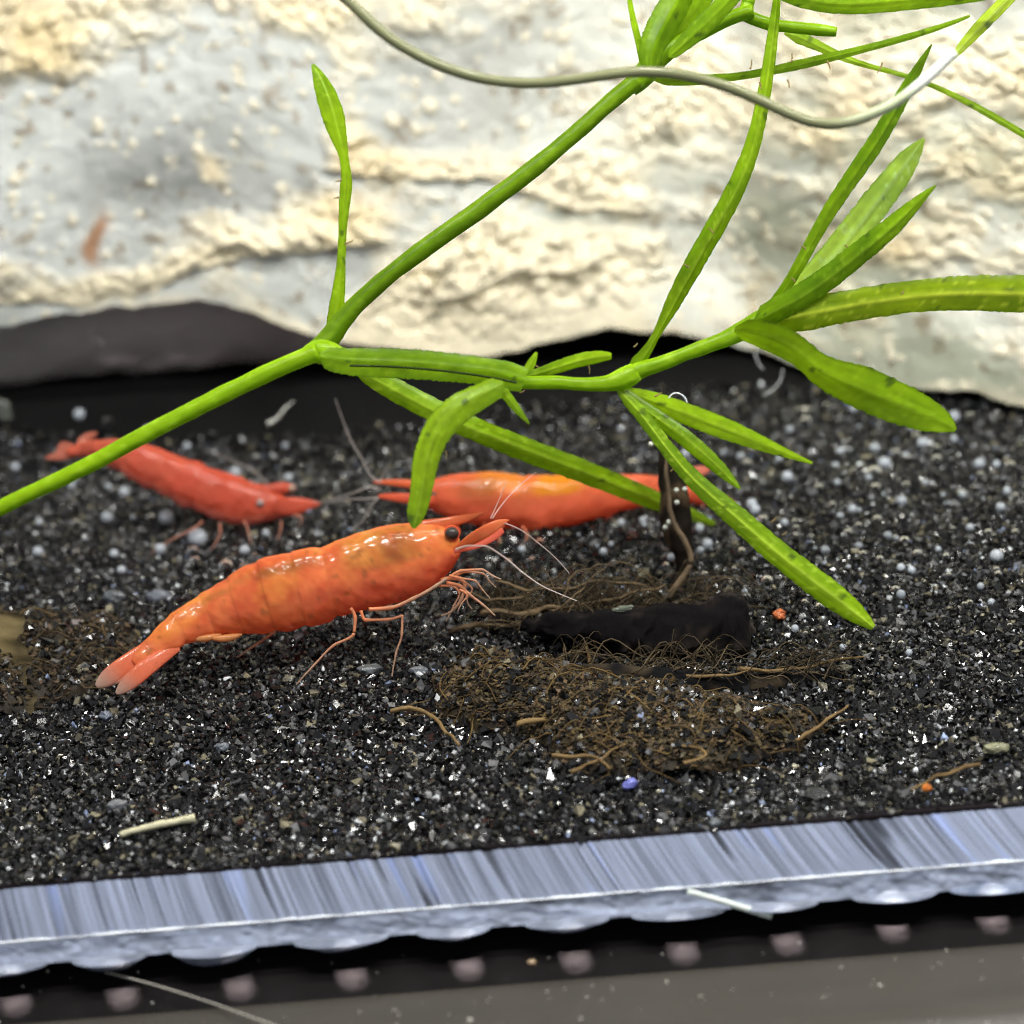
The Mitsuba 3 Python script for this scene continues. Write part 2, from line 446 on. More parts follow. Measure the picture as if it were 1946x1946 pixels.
LEDGES = [(ledge([(-200, 570), (0, 566), (140, 575), (290, 545), (400, 500), (520, 475), (640, 462), (760, 450)]), 0.030, 0.05),
          (ledge([(650, 615), (720, 572), (840, 560), (960, 535), (1090, 520), (1200, 500), (1300, 490)]), 0.032, 0.07),
          (ledge([(560, 300), (700, 330), (900, 330), (1100, 400), (1250, 395)]), 0.007, 0.08),
                    (ledge([(1180, 440), (1400, 470), (1600, 420), (1800, 330), (2000, 300)]), 0.010, 0.10),
          (ledge([(1180, 330), (1330, 300), (1500, 320), (1700, 250), (2000, 180)]), 0.008, 0.10)]
knob_c = np.stack([_rk.uniform(-1.3, 1.3, 9000), _rk.uniform(-0.02, 1.0, 9000)], -1)
knob_r = np.exp(_rk.normal(math.log(0.0085), 0.35, 9000)).clip(0.004, 0.018)
knob_w = 1.25
lone_c = np.stack([_rk.uniform(-1.3, 1.3, 2600), _rk.uniform(0.0, 1.0, 2600)], -1)
lone_r = np.exp(_rk.normal(math.log(0.0045), 0.5, 2600)).clip(0.002, 0.013)
kt, lt = cKDTree(knob_c), cKDTree(lone_c)


def crust(x, s):
    """How much of the surface carries cream crust: broad patches and a band on each ledge."""
    p = np.stack([x * 3.2, s * 5.5, 0 * x], -1)
    m = 0.7 * meshkit.fbm(p, 4, 51) + 0.3 * meshkit.fbm(p * 5, 3, 52) - 0.515
    m = m + 0.22 * np.clip((s - 0.27) * 6, 0, 1) * np.clip((0.0 - x) * 3, 0, 1)          # thick on the upper left
    m = m - 0.10 * np.exp(-(((x + 0.02) / 0.28) ** 2 + ((s - 0.28) / 0.12) ** 2))         # a smooth whitish middle
    for pts, a, w in LEDGES[:3]:
        h = s - np.interp(x, pts[:, 0], pts[:, 1])
        inside = np.clip((x - pts[0, 0]) * 12, 0, 1) * np.clip((pts[-1, 0] - x) * 12, 0, 1)
        wob = meshkit.fbm(np.stack([x * 8, s * 3, 0 * x + 3], -1), 2, 61)
        m = m + 0.30 * inside * np.exp(-(np.maximum(h, 0) / (0.030 + 0.05 * wob)) ** 2) * (h > -0.004)
    m = m + 0.10 * np.exp(-(s / 0.03) ** 2)
    return np.clip(m * 6 + 0.5, 0, 1)


def rock_height(x, s):
    p = np.stack([x, s, 0 * x], -1)
    h = 0.10 * (meshkit.fbm(p * [1.7, 2.6, 1], 3, 71) - 0.5) + 0.016 * (meshkit.fbm(p * [7, 11, 1], 3, 72) - 0.5)
    for pts, a, w in LEDGES:
        e = s - np.interp(x, pts[:, 0], pts[:, 1]) - 0.05 * (meshkit.fbm(np.stack([x * 14, s * 6, 0 * x], -1), 4, 65) - 0.5)
        inside = np.clip((x - pts[0, 0]) * 6, 0, 1) * np.clip((pts[-1, 0] - x) * 6, 0, 1)
        h = h + 0.5 * a * inside * np.clip(e / 0.010, 0, 1) * np.exp(-np.maximum(e, 0) / w)
    c = crust(x, s)
    dd, ii = kt.query(np.stack([x, s], -1).reshape(-1, 2))
    dd, r = dd.reshape(x.shape), knob_r[ii].reshape(x.shape) * knob_w
    bump = np.sqrt(np.maximum(1 - (dd / r) ** 2, 0)) * r * 0.72
    h = h + c * (0.006 + bump)
    dl, il = lt.query(np.stack([x, s], -1).reshape(-1, 2))
    dl, rl = dl.reshape(x.shape), lone_r[il].reshape(x.shape)
    lone = np.sqrt(np.maximum(1 - (dl / rl) ** 2, 0))
    h = h + (1 - c) * lone * rl * 0.55
    h = h + 0.005 * (meshkit.fbm(p * 60, 3, 77) - 0.5) + 0.007 * (meshkit.fbm(p * [20, 26, 1], 3, 78) - 0.5)
    return h, c, lone, knob_r[ii].reshape(x.shape)


def rock_point(x, s):
    x, s = np.asarray(x, float), np.asarray(s, float)
    h, c, lone, _k = rock_height(x, s)
    h = h * np.clip(0.06 + np.maximum(s, 0) * 10, 0, 1)
    y = lip_y(x) + s * math.sin(LEAN) - h * math.cos(LEAN)
    z = lip_z(x) + s * math.cos(LEAN) + h * math.sin(LEAN)
    return np.stack([x, y, z], -1), c, lone, _k


nx, ns = 860, 400
rx, rs = np.meshgrid(np.linspace(-1.25, 1.25, nx), np.r_[np.linspace(0, 0.62, 330), np.linspace(0.63, 1.1, 70)], indexing='ij')
rp, rc, rl, rk = rock_point(rx, rs)
p = np.stack([rx, rs, 0 * rx], -1)
g1, g2, g3 = meshkit.fbm(p * [3, 5, 1], 4, 81), meshkit.fbm(p * 14, 3, 82), meshkit.fbm(p * [5, 4, 1], 3, 83)
tint_r = np.clip((rx + 0.22) * 2.2, 0, 1)[..., None]                      # the right half is cleaner and whiter
dpx, dps = rock_s(*W(330, 320))
darkp = np.exp(-(((rx - dpx) / 0.20) ** 2 + ((rs - dps) / 0.055) ** 2)) * (0.6 + 0.8 * g2)
stone = (0.52 - 0.34 * darkp[..., None] + 0.45 * (g1[..., None] - 0.48) + 0.16 * (g2[..., None] - 0.5)) * np.array([0.95, 1.0, 0.96])
stone = stone * (1 - tint_r) + (stone * 0.75 + 0.19) * np.array([1.0, 0.985, 0.90]) * tint_r
murk = meshkit.fbm(p * [4, 6, 1], 4, 87)
murk = np.clip((murk - 0.48) / 0.2, 0, 1) * np.clip(0.3 + 1.4 * (rx + 0.1), 0.3, 1)
stone = stone * (1 - 0.45 * murk[..., None] * np.array([0.93, 0.88, 1.05]))
pit = np.clip((meshkit.fbm(p * 55, 3, 88) - 0.66) * 9, 0, 1)[..., None]
stone = stone * (1 - 0.55 * pit * np.array([0.8, 0.95, 1.1]))
cream = (0.74 + 0.22 * (g2[..., None] - 0.5) + 0.1 * (rk[..., None] - 0.0085) / 0.006) * np.array([1.0, 0.91, 0.66])
cream = cream * (1 - 0.55 * tint_r) + 0.55 * tint_r * np.array([0.76, 0.71, 0.56])
yel = np.clip((g3[..., None] - 0.55) * 5, 0, 1)
cream = cream * (1 - 0.5 * yel) + 0.5 * yel * np.array([0.66, 0.50, 0.22])
knobcol = np.array([0.72, 0.67, 0.52])
rcol = stone * (1 - np.clip(rl * 1.3, 0, 0.9)[..., None]) + knobcol * np.clip(rl * 1.3, 0, 0.9)[..., None]
rcol = rcol * (1 - rc[..., None]) + cream * rc[..., None]
# one rusty stain
sxp, ssp = rock_s(*W(188, 455))
st = np.clip(1.5 * np.exp(-(((rx - sxp - 0.012 * np.sin(rs * 60)) / 0.011) ** 2 + ((rs - ssp) / 0.028) ** 2)) * (0.3 + 1.3 * g2), 0, 1)[..., None]
rcol = rcol * (1 - 0.85 * st) + 0.85 * st * np.array([0.34, 0.15, 0.05])
# underside: back from the lip and down into the sand
us = np.linspace(0, 1, 26)[1:]
ux = rx[:, :1]
ub = rp[:, :1]
under = np.stack([np.repeat(ux, len(us), 1), ub[..., 1] + 0.55 * us[None] + 0 * ux,
                  ub[..., 2] - 0.02 * np.sin(us[None] * 3) - np.maximum(ub[..., 2] + 0.05, 0) * np.clip((us[None] - 0.55) / 0.45, 0, 1) ** 2], -1)
under += 0.02 * (meshkit.fbm(under * 9, 3, 91)[..., None] - 0.5)
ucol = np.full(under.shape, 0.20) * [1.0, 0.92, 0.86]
top = np.stack([rx[:, -1:], rp[:, -1:, 1] + 0.7, rp[:, -1:, 2] - 0.05], -1)
back = np.stack([rx[:, -1:], rp[:, -1:, 1] + 0.8, rp[:, -1:, 2] * 0 - 0.05], -1)
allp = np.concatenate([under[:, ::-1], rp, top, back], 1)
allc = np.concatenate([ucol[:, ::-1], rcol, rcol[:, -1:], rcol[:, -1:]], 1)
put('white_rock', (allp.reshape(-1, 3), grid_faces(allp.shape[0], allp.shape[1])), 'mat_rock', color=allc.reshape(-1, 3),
    label='large pale rock with blue grey bands and cream grainy crust behind the shrimp', category='rock')

# the dim brown stone in the hollow under the rock's left half
low = [(-200, 770), (0, 750), (200, 727), (400, 712), (520, 704), (640, 703), (760, 702), (880, 706), (960, 716)]
lowp = np.array([on_y(*W(*q), 0.86) for q in low])
lx = np.linspace(lowp[0, 0], lowp[-1, 0], 260)
lz = PchipInterpolator(lowp[:, 0], lowp[:, 2])(lx)
th = np.linspace(-0.5 * math.pi, 0.95 * math.pi, 60)
hh = 0.075 * np.clip(np.minimum(1, (lx[-1] - lx) * 5 + 0.12), 0, 1)
LV = np.zeros((260, 60, 3))
LV[..., 0] = lx[:, None]
LV[..., 1] = 0.91 - 0.05 * np.cos(th)[None] + 0 * lx[:, None]
LV[..., 2] = (lz + hh)[:, None] + hh[:, None] * np.sin(th)[None]
LV += 0.014 * (meshkit.fbm(LV * 16, 4, 95)[..., None] - 0.5) * [0, 1, 1]
wv = meshkit.fbm(LV * [9, 9, 9], 3, 96)
lo_ = np.clip((0.02 - (LV[..., 2] - lz[:, None])) / 0.03, 0, 1) * np.clip((LV[..., 0] + 0.55) * 4, 0, 1)
lcol = (0.40 + 0.24 * (wv - 0.5))[..., None] * np.array([1.05, 0.93, 0.92]) * (1 - lo_[..., None]) + lo_[..., None] * np.array([0.70, 0.62, 0.50]) * (0.7 + 0.6 * wv[..., None])
put('shaded_stone', (LV.reshape(-1, 3), grid_faces(260, 60)), 'mat_rock', color=lcol.reshape(-1, 3),
    label='dim brown grey stone in the hollow under the left half of the pale rock', category='rock')

# ------------------------------------------------------------------ shrimp
EYEMESH = trimesh.creation.icosphere(3)


def shrimp_body(key, stations, conv, off, wide, seed, colours, seg_from, seg_to, nseg, head_end, notch):
    """One continuous body: a loft through stations (x, y, half height[, depth]), tail first; the abdomen's rings overlap like shells."""
    st = np.array([[*conv(q[0], q[1]), q[2], q[3] if len(q) > 3 else 0.0] for q in stations], float)
    kx = abs(conv(1, 0)[0] - conv(0, 0)[0])
    t = np.r_[0, np.cumsum(np.linalg.norm(np.diff(st[:, :2], axis=0), axis=1))]
    n, m = 190, 56
    u = np.linspace(0, t[-1], n)
    px, py = CubicSpline(t, st[:, 0])(u), CubicSpline(t, st[:, 1])(u)
    hp, dp = PchipInterpolator(t, st[:, 2])(u) * kx, PchipInterpolator(t, st[:, 3])(u)
    c = np.array([at_depth(a, b, off + e) for a, b, e in zip(px, py, dp)])
    h = hp * upp(off)
    tg, side, out = frames(c)
    up = side * np.sign((side @ UP))[:, None]
    s = u / t[-1]
    ph = np.arange(m) * 2 * math.pi / m
    seg = np.clip((s - seg_from) / (seg_to - seg_from), 0, 0.9999) * nseg
    fr = seg - np.floor(seg)
    inab = ((s > seg_from) & (s < seg_to)).astype(float)
    ring = 1 + inab * (0.036 * (1 - fr) - 0.016)           # each ring widest at its rear edge
    ring = ring * (1 - notch * np.exp(-((s - seg_to) / 0.012) ** 2))
    cy, sy = np.cos(ph), np.sin(ph)
    flat = np.sign(sy) * np.abs(sy) ** 0.9
    # the pleura hang lower between rings
    pleura = 1 + inab[:, None] * 0.07 * np.clip(-cy[None], 0, 1) ** 3 * (np.sin(fr * math.pi)[:, None] - 0.5)
    v = c[:, None] + (h * ring)[:, None, None] * (cy[None, :, None] * pleura[..., None] * up[:, None] + wide * flat[None, :, None] * out[:, None])
    nrm_ = v - c[:, None]
    nrm_ = nrm_ / (np.linalg.norm(nrm_, axis=-1, keepdims=True) + 1e-9)
    v = v + nrm_ * (0.0022 * (meshkit.fbm(v * 26, 3, seed) - 0.5) + 0.0030 * (meshkit.fbm(v * 85, 2, seed + 1) - 0.5))[..., None]
    q = np.broadcast_to(cy[None], (n, m))                   # 1 back, -1 belly
    S = np.broadcast_to(s[:, None], (n, m))
    FR, AB = np.broadcast_to(fr[:, None], (n, m)), np.broadcast_to(inab[:, None], (n, m))
    col = colours(S, q, FR, AB, v)
    V = np.vstack([v.reshape(-1, 3), c[:1], c[-1:]])
    k = np.arange(m)
    F = np.vstack([grid_faces(n, m, True), np.stack([np.full(m, n * m), (k + 1) % m, k], 1), np.stack([np.full(m, n * m + 1), (n - 1) * m + k, (n - 1) * m + (k + 1) % m], 1)])
    C = np.vstack([col.reshape(-1, 3), col[0].mean(0, keepdims=True), col[-1].mean(0, keepdims=True)])
    return V, F, C


def blade(pts, conv, off, thick=0.35, n=40, sides=12):
    """A tapering solid blade (rostrum, scales): rows (x, y, half width[, depth])."""
    p = resample([[*conv(q[0], q[1]), q[3] if len(q) > 3 else 0.0, q[2] * abs(conv(1, 0)[0] - conv(0, 0)[0])] for q in pts], n)
    c = np.array([at_depth(a[0], a[1], off + a[2]) for a in p])
    w = np.maximum(p[:, 3], 0.3) * upp(off)
    _, side, out = frames(c)
    ph = np.arange(sides) * 2 * math.pi / sides
    v = c[:, None] + w[:, None, None] * (np.cos(ph)[None, :, None] * side[:, None] + thick * np.sin(ph)[None, :, None] * out[:, None])
    V = np.vstack([v.reshape(-1, 3), c[:1], c[-1:]])
    k = np.arange(sides)
    N = n * sides
    F = np.vstack([grid_faces(n, sides, True), np.stack([np.full(sides, N), (k + 1) % sides, k], 1), np.stack([np.full(sides, N + 1), N - sides + k, N - sides + (k + 1) % sides], 1)])
    return V, F


def limb(name, parent, pts, conv, off, r0, r1, col0, col1, mat='mat_shell', joints=True, n=48, ground=False):
    raw = np.array([[*conv(q[0], q[1]), q[2] if len(q) > 2 else 0.0] for q in pts], float)
    t = np.r_[0, np.cumsum(np.linalg.norm(np.diff(raw[:, :2], axis=0), axis=1) + 1e-6)]
    u = np.linspace(0, t[-1], n)
    p = np.stack([PchipInterpolator(t, raw[:, k])(u) for k in range(3)], -1)
    c = np.array([at_depth(a[0], a[1], off + a[2]) for a in p])
    f = u / t[-1]
    r = 0.60 * (r0 + (r1 - r0) * f) * abs(conv(1, 0)[0] - conv(0, 0)[0]) * upp(off)
    if joints:
        for tj in t[1:-1]:
            r = r * (1 + 0.28 * np.exp(-((u - tj) / (0.035 * t[-1])) ** 2))
    v, fc = tube(c, r, 9)
    fv = np.r_[np.repeat(f, 9), 0, 1][:, None]
    noise_ = 0.85 + 0.3 * meshkit.fbm(v * 120, 2, 9)[:, None]
    put(name, (v, fc), mat, parent, color=(np.array(col0) * (1 - fv) + np.array(col1) * fv) * noise_)


OR_ = np.array([0.80, 0.185, 0.060])
RED = np.array([0.77, 0.135, 0.060])
YEL = np.array([0.80, 0.260, 0.050])
BRN = np.array([0.33, 0.12, 0.03])
PALE = np.array([0.72, 0.42, 0.24])


def mixc(a, b, t):
    return a * (1 - t[..., None]) + b * t[..., None]


def ss(a, b, x):
    t = np.clip((x - a) / (b - a), 0, 1)
    return t * t * (3 - 2 * t)


def main_colours(S, q, FR, AB, v):
    n1, n2, n3 = meshkit.fbm(v * 22, 4, 3), meshkit.fbm(v * 60, 3, 4), meshkit.fbm(v * 11, 3, 6)
    c = np.broadcast_to(OR_, S.shape + (3,)).copy()
    c = mixc(c, RED, ss(0.1, -0.6, q) * ss(0.5, 0.7, S) * 0.9)
    c = mixc(c, YEL, ss(0.45, 0.65, n1) * ss(-0.7, 0.2, q) * 0.7)
    # egg saddle and gut showing through the back of the carapace, bounded below by the gill cover
    sad = ss(0.645, 0.70, S) * ss(0.915, 0.86, S) * ss(0.10, 0.22, q + 0.12 * np.sin((S - 0.66) * 9)) * ss(0.99, 0.90, q)
    c = mixc(c, YEL * [0.80, 0.92, 1.0], sad * 0.85)
    c = mixc(c, BRN, sad * ss(0.46, 0.62, n1) * ss(0.70, 0.80, S) * 0.75)
    edge_ = np.exp(-((q - 0.10 + 0.12 * np.sin((S - 0.66) * 9)) / 0.035) ** 2) * ss(0.66, 0.70, S) * ss(0.90, 0.86, S)
    c = mixc(c, BRN * 1.3, edge_ * 0.6)
    # dark gut line along the abdomen
    gut = np.exp(-((q - 0.62 - 0.1 * (n3 - 0.5)) / 0.16) ** 2) * ss(0.16, 0.35, S) * ss(0.68, 0.60, S)
    c = mixc(c, BRN * 1.1, gut * ss(0.30, 0.60, n1) * 0.95)
    # ring borders
    c = mixc(c, BRN * [1.5, 1.1, 1], AB * ss(0.09, 0.0, FR) * 0.28)
    c = mixc(c, PALE * [1.1, 0.85, 0.5], AB * ss(0.80, 1.0, FR) * 0.10)
    n4 = meshkit.fbm(v * 150, 2, 16)
    c = c * (1 + 0.9 * (n2[..., None] - 0.5) * [0.5, 1.2, 1] + 0.7 * (n4[..., None] - 0.5) * [0.3, 0.9, 0.9])
    c = mixc(c, np.array([0.62, 0.30, 0.16]), ss(0.60, 0.75, meshkit.fbm(v * [30, 30, 45], 3, 19)) * ss(-0.2, 0.3, q) * 0.2)
    speck = ss(0.70, 0.78, meshkit.fbm(v * 95, 2, 14))
    return mixc(c, BRN * 0.8, speck * 0.5)


OFF1 = depth_of(on_z(*C1(1060, 1150)))          # the depth at which its feet meet the sand
s1 = thing('orange_shrimp', 'bright orange shrimp in sharp focus facing right with a round black eye', 'shrimp')
T1 = OFF1 - 0.005
st1 = [(215, 1112, 30, -0.035), (250, 1085, 50, -0.03), (300, 1042, 54, -0.025), (360, 985, 62, -0.02), (430, 945, 74, -0.01), (520, 907, 92), (610, 878, 116), (700, 848, 138), (800, 822, 148), (900, 800, 149), (1000, 776, 141), (1060, 757, 146), (1120, 738, 150),
       (1200, 714, 150), (1290, 694, 143), (1350, 672, 124), (1400, 655, 100), (1438, 645, 72), (1462, 640, 46), (1474, 638, 22)]
b1 = shrimp_body(s1, st1, C1, T1, 0.62, 3, main_colours, 0.07, 0.615, 6, 1.0, 0.035)
ros = blade([(1260, 600, 36), (1330, 578, 33), (1400, 563, 26), (1460, 548, 20), (1515, 534, 13), (1550, 523, 6), (1582, 511, 1)], C1, T1, 0.5)
teeth = []
for k, tx in enumerate(np.linspace(1495, 1560, 8)):
    ty = 541 - (tx - 1495) * 0.29
    teeth.append(blade([(tx - 5, ty - 3, 4), (tx + 4, ty + 4, 2.5), (tx + 12, ty + 5, 0.5)], C1, T1, 0.6, 8, 6))
scale1 = blade([(1452, 662, 8, -0.02), (1505, 628, 20, -0.035), (1570, 590, 24, -0.05), (1612, 566, 19, -0.05), (1644, 551, 10, -0.05), (1664, 546, 1, -0.05)], C1, T1, 0.25)
rosc = mixc(OR_ * [1, 1.15, 1.2], OR_ * [0.97, 0.85, 1], meshkit.fbm(ros[0] * 60, 2, 5))
put('body', join([(b1[0], b1[1], b1[2]), (*ros, rosc)] + [(*t_, RED) for t_ in teeth])[:2], 'mat_shell', s1,
    color=join([(b1[0], b1[1], b1[2]), (*ros, rosc)] + [(*t_, RED) for t_ in teeth])[2])
sc_n = meshkit.fbm(scale1[0] * [70, 70, 30], 3, 15)
put('antennal_scale', scale1, 'mat_shell', s1, color=mixc(np.broadcast_to(YEL * [1.05, 0.9, 1.6], (len(scale1[0]), 3)), OR_, ss(0.4, 0.6, sc_n)))
scale1b = blade([(1450, 668, 8, -0.02), (1520, 640, 20, -0.02), (1590, 610, 22, -0.01), (1640, 585, 10, -0.01)], C1, T1, 0.25)
put('antennal_scale', scale1b, 'mat_shell', s1, color=RED * [1, 1.2, 1.6])
hw = 0.62 * 72 / 2.0337 * upp(T1)


def eye_ball(parent, cx, cy, r, conv, off, lift, colr=(0.012, 0.010, 0.010), mat='mat_gloss', ringc=None):
    q = at_depth(*conv(cx, cy), off)
    rr = r * abs(conv(1, 0)[0] - conv(0, 0)[0]) * upp(off)
    q = q - FWD * lift
    e = put('eye', (EYEMESH.vertices * rr * [1, 0.9, 0.9] + q, EYEMESH.faces), mat, parent, color=mixc(np.broadcast_to(np.array(colr), (642, 3)), np.array(colr) * 2.2 + [0.03, 0.02, 0.015], meshkit.fbm(EYEMESH.vertices * 4, 2, 2)))
    k = np.linspace(0, 2 * math.pi, 40)
    ringp = q[None] + FWD * rr * 0.35 + rr * 1.04 * (np.cos(k)[:, None] * RIGHT + np.sin(k)[:, None] * UP)
    put('eye_rim', tube(ringp, rr * 0.16, 7), 'mat_shell', e, color=RED if ringc is None else ringc)


eye_ball(s1, 1442, 597, 27, C1, T1, hw * 1.0)
eye_ball(s1, 1448, 592, 24, C1, T1, -hw * 0.9)
# tail fan
for pts, w_ in (([(345, 1008, 26, -0.02), (275, 1052, 40, -0.03), (205, 1096, 42, -0.035), (135, 1140, 37, -0.04), (92, 1170, 26, -0.04), (66, 1186, 8, -0.04)], 1),
                ([(268, 1082, 24, -0.03), (210, 1125, 30, -0.035), (150, 1158, 22, -0.04), (122, 1176, 8, -0.04)], 1),
                ([(385, 1035, 16, -0.025), (315, 1076, 29, -0.035), (255, 1120, 34, -0.045), (200, 1168, 31, -0.05), (168, 1196, 22, -0.05), (144, 1216, 6, -0.05)], 1)):
    bl = blade(pts, C1, T1, 0.28, 50, 12)
    f = np.r_[np.repeat(np.linspace(0, 1, 50), 12), 0, 1]
    put('tail_blade', bl, 'mat_shell', s1, color=mixc(np.broadcast_to(OR_ * [1, 1.1, 1.6], (len(f), 3)), np.array([0.62, 0.42, 0.33]), ss(0.6, 1.0, f)))
legc, legt = np.array([0.80, 0.30, 0.13]), np.array([0.50, 0.36, 0.26])
for pts, r0, r1, o in (([(1050, 885), (1068, 925), (1062, 985), (985, 1030), (910, 1105), (840, 1182)], 11, 4.5, -0.05),
                    ([(1090, 895), (1108, 932), (1190, 930), (1250, 915), (1248, 985), (1226, 1060), (1210, 1150)], 11, 4.5, -0.05),
                    ([(1120, 890), (1200, 885), (1290, 850), (1380, 800), (1420, 772)], 13, 10, -0.055),
                    ([(1430, 770), (1480, 742), (1555, 737), (1600, 762), (1632, 775)], 12, 5, -0.06),
                    ([(1440, 775), (1500, 745), (1560, 752), (1590, 785), (1612, 806)], 10, 4, -0.02),
                    ([(1400, 780), (1455, 770), (1492, 795), (1478, 850), (1430, 905), (1400, 915)], 15, 6, -0.02),
                    ([(1420, 790), (1470, 800), (1505, 830), (1560, 872), (1608, 915)], 13, 5, -0.05),
                    ([(1470, 815), (1500, 838), (1478, 870), (1464, 900)], 8, 3, -0.06),
                    ([(1430, 760), (1475, 770), (1530, 780), (1560, 815), (1590, 850)], 8, 3, -0.07),
                    ([(1380, 800), (1440, 800), (1470, 830), (1450, 875), (1420, 935)], 9, 3, 0.0),
                    ([(1440, 765), (1490, 785), (1520, 815), (1500, 850), (1520, 890)], 8, 3, -0.03),
                    ([(760, 975), (725, 1000), (680, 1030), (600, 1085)], 9, 4, 0.05)):
    limb('leg', s1, pts, C1, T1 + o, r0, r1, legc, legt)
wf = np.array([0.80, 0.70, 0.66])
for pts, r0, r1, o in (([(1455, 660), (1510, 645), (1560, 645), (1635, 683), (1720, 752), (1790, 800), (1860, 832), (1925, 858)], 8.5, 2.6, -0.05),
                       ([(1640, 556), (1700, 580), (1770, 630), (1840, 690), (1895, 752)], 5, 2, -0.05),
                       ([(1598, 540), (1640, 480), (1690, 425), (1768, 360)], 4.5, 2.2, -0.05),
                       ([(1590, 540), (1618, 480), (1650, 400)], 4, 2, -0.02)):
    limb('antenna', s1, pts, C1, T1 + o, r0, r1, wf * [1, 0.85, 0.8], wf, 'mat_feeler', False, 60)
for x_ in (480, 560):           # yellowish swimming legs showing below the rear rings
    bl = blade([(x_ - 45, 1002, 6, -0.015), (x_ - 10, 1004, 13, -0.015), (x_ + 40, 996, 12, -0.01), (x_ + 70, 988, 4, -0.01)], C1, T1, 0.8, 16, 8)
    put('swimmeret', bl, 'mat_shell', s1, color=YEL * [0.85, 1.1, 2])


def back_colours(S, q, FR, AB, v):
    n1, n2 = meshkit.fbm(v * 18, 4, 23), meshkit.fbm(v * 55, 3, 24)
    c = np.broadcast_to(OR_ * [0.98, 0.86, 1.1], S.shape + (3,)).copy()
    c = mixc(c, RED, ss(0.2, -0.5, q) * 0.8)
    c = mixc(c, np.array([0.80, 0.30, 0.015]), ss(0.14, 0.05, np.abs(S - 0.545) + 0.10 * np.abs(q - 0.55)) * ss(0.15, 0.35, q) * 0.95)
    c = mixc(c, np.array([0.80, 0.30, 0.02]), ss(0.12, 0.03, np.abs(S - 0.73)) * ss(0.1, 0.5, q) * 0.7)
    c = mixc(c, BRN, ss(0.10, 0.02, np.abs(S - 0.80)) * ss(-0.3, 0.2, q) * ss(0.9, 0.5, q) * 0.55)
    c = mixc(c, BRN * 1.2, ss(0.09, 0.02, np.abs(S - 0.62)) * ss(0.6, 0.1, np.abs(q - 0.0)) * 0.55 * ss(0.35, 0.6, n1))
    return c * (1 + 0.3 * (n2[..., None] - 0.5))


G2 = on_z(*C3(980, 632), 0.004)
T2 = depth_of(G2) + 0.02
s2 = thing('orange_shrimp', 'orange shrimp with yellow back patches behind the sharp one facing left', 'shrimp')
st2 = [(1800, 508, 20, 0.03), (1700, 470, 36, 0.03), (1600, 448, 46, 0.02), (1480, 440, 62, 0.01), (1350, 448, 78), (1200, 470, 100), (1050, 490, 116), (930, 498, 127), (870, 492, 121), (800, 484, 124), (720, 478, 119), (640, 472, 105), (570, 464, 88), (520, 458, 70), (470, 452, 52), (440, 450, 30), (425, 450, 12)]
b2 = shrimp_body(s2, st2, C3, T2, 0.62, 43, back_colours, 0.06, 0.66, 6, 1.0, 0.04)
up2 = blade([(520, 415, 26), (430, 415, 20), (340, 408, 14), (253, 406, 4)], C3, T2, 0.4)
put('body', join([(b2[0], b2[1], b2[2]), (*up2, RED * [1, 1.2, 1])])[:2], 'mat_shell', s2, color=join([(b2[0], b2[1], b2[2]), (*up2, RED * [1, 1.2, 1])])[2])
put('antennal_scale', blade([(520, 485, 20, -0.02), (430, 478, 22, -0.03), (350, 472, 18, -0.03), (275, 466, 6, -0.03)], C3, T2, 0.3), 'mat_shell', s2, color=RED)
hw2 = 0.62 * 68 / 2.3 * upp(T2)
eye_ball(s2, 513, 462, 17, C3, T2, hw2 * 0.95, (0.03, 0.025, 0.02))
for pts in ([(1690, 460, 24, 0.02), (1770, 490, 30, 0.02), (1850, 525, 12, 0.02)], [(1690, 470, 20, 0.03), (1760, 500, 22, 0.03), (1820, 530, 8, 0.03)], [(1600, 415, 10, 0.05), (1660, 365, 26, 0.06), (1720, 350, 10, 0.06)]):
    put('tail_blade', blade(pts, C3, T2, 0.16, 40, 10), 'mat_shell', s2, color=OR_ * [0.9, 1.2, 2.4])
for pts, r0 in (([(285, 405), (240, 375), (205, 310), (150, 215), (115, 125), (85, 40)], 6), ([(280, 440), (240, 425), (170, 450), (90, 475), (-10, 498)], 5), ([(280, 468), (250, 500), (215, 560), (160, 620)], 5),
                ([(285, 470), (230, 478), (150, 480), (40, 500)], 5), ([(285, 400), (300, 360), (330, 310)], 4)):
    limb('antenna', s2, pts, C3, T2 - 0.02, r0, 2, wf * 0.75, wf * 0.6, 'mat_feeler', False, 50)
for pts in ([(640, 560), (600, 600), (560, 620), (540, 640)], [(820, 590), (800, 640), (805, 700), (790, 770)], [(900, 600), (925, 640), (900, 690), (905, 720)], [(740, 585), (720, 640), (690, 700), (700, 760)]):
    limb('leg', s2, pts, C3, T2 - 0.03, 10, 5, legc * [1, 0.8, 0.9], legt)


def left_colours(S, q, FR, AB, v):
    n1, n2 = meshkit.fbm(v * 16, 4, 33), meshkit.fbm(v * 45, 3, 34)
    c = np.broadcast_to(np.array([0.60, 0.095, 0.050]), S.shape + (3,)).copy()
    c = mixc(c, np.array([0.45, 0.05, 0.025]), np.exp(-(((S - 0.66) / 0.06) ** 2 + ((q - 0.45) / 0.4) ** 2)) * 0.8)
    c = mixc(c, np.array([0.64, 0.14, 0.075]), ss(0.45, 0.65, n1) * 0.6)
    c = mixc(c, np.array([0.78, 0.30, 0.22]), ss(-0.55, -0.95, q) * 0.7)
    return c * (1 + 0.3 * (n2[..., None] - 0.5))


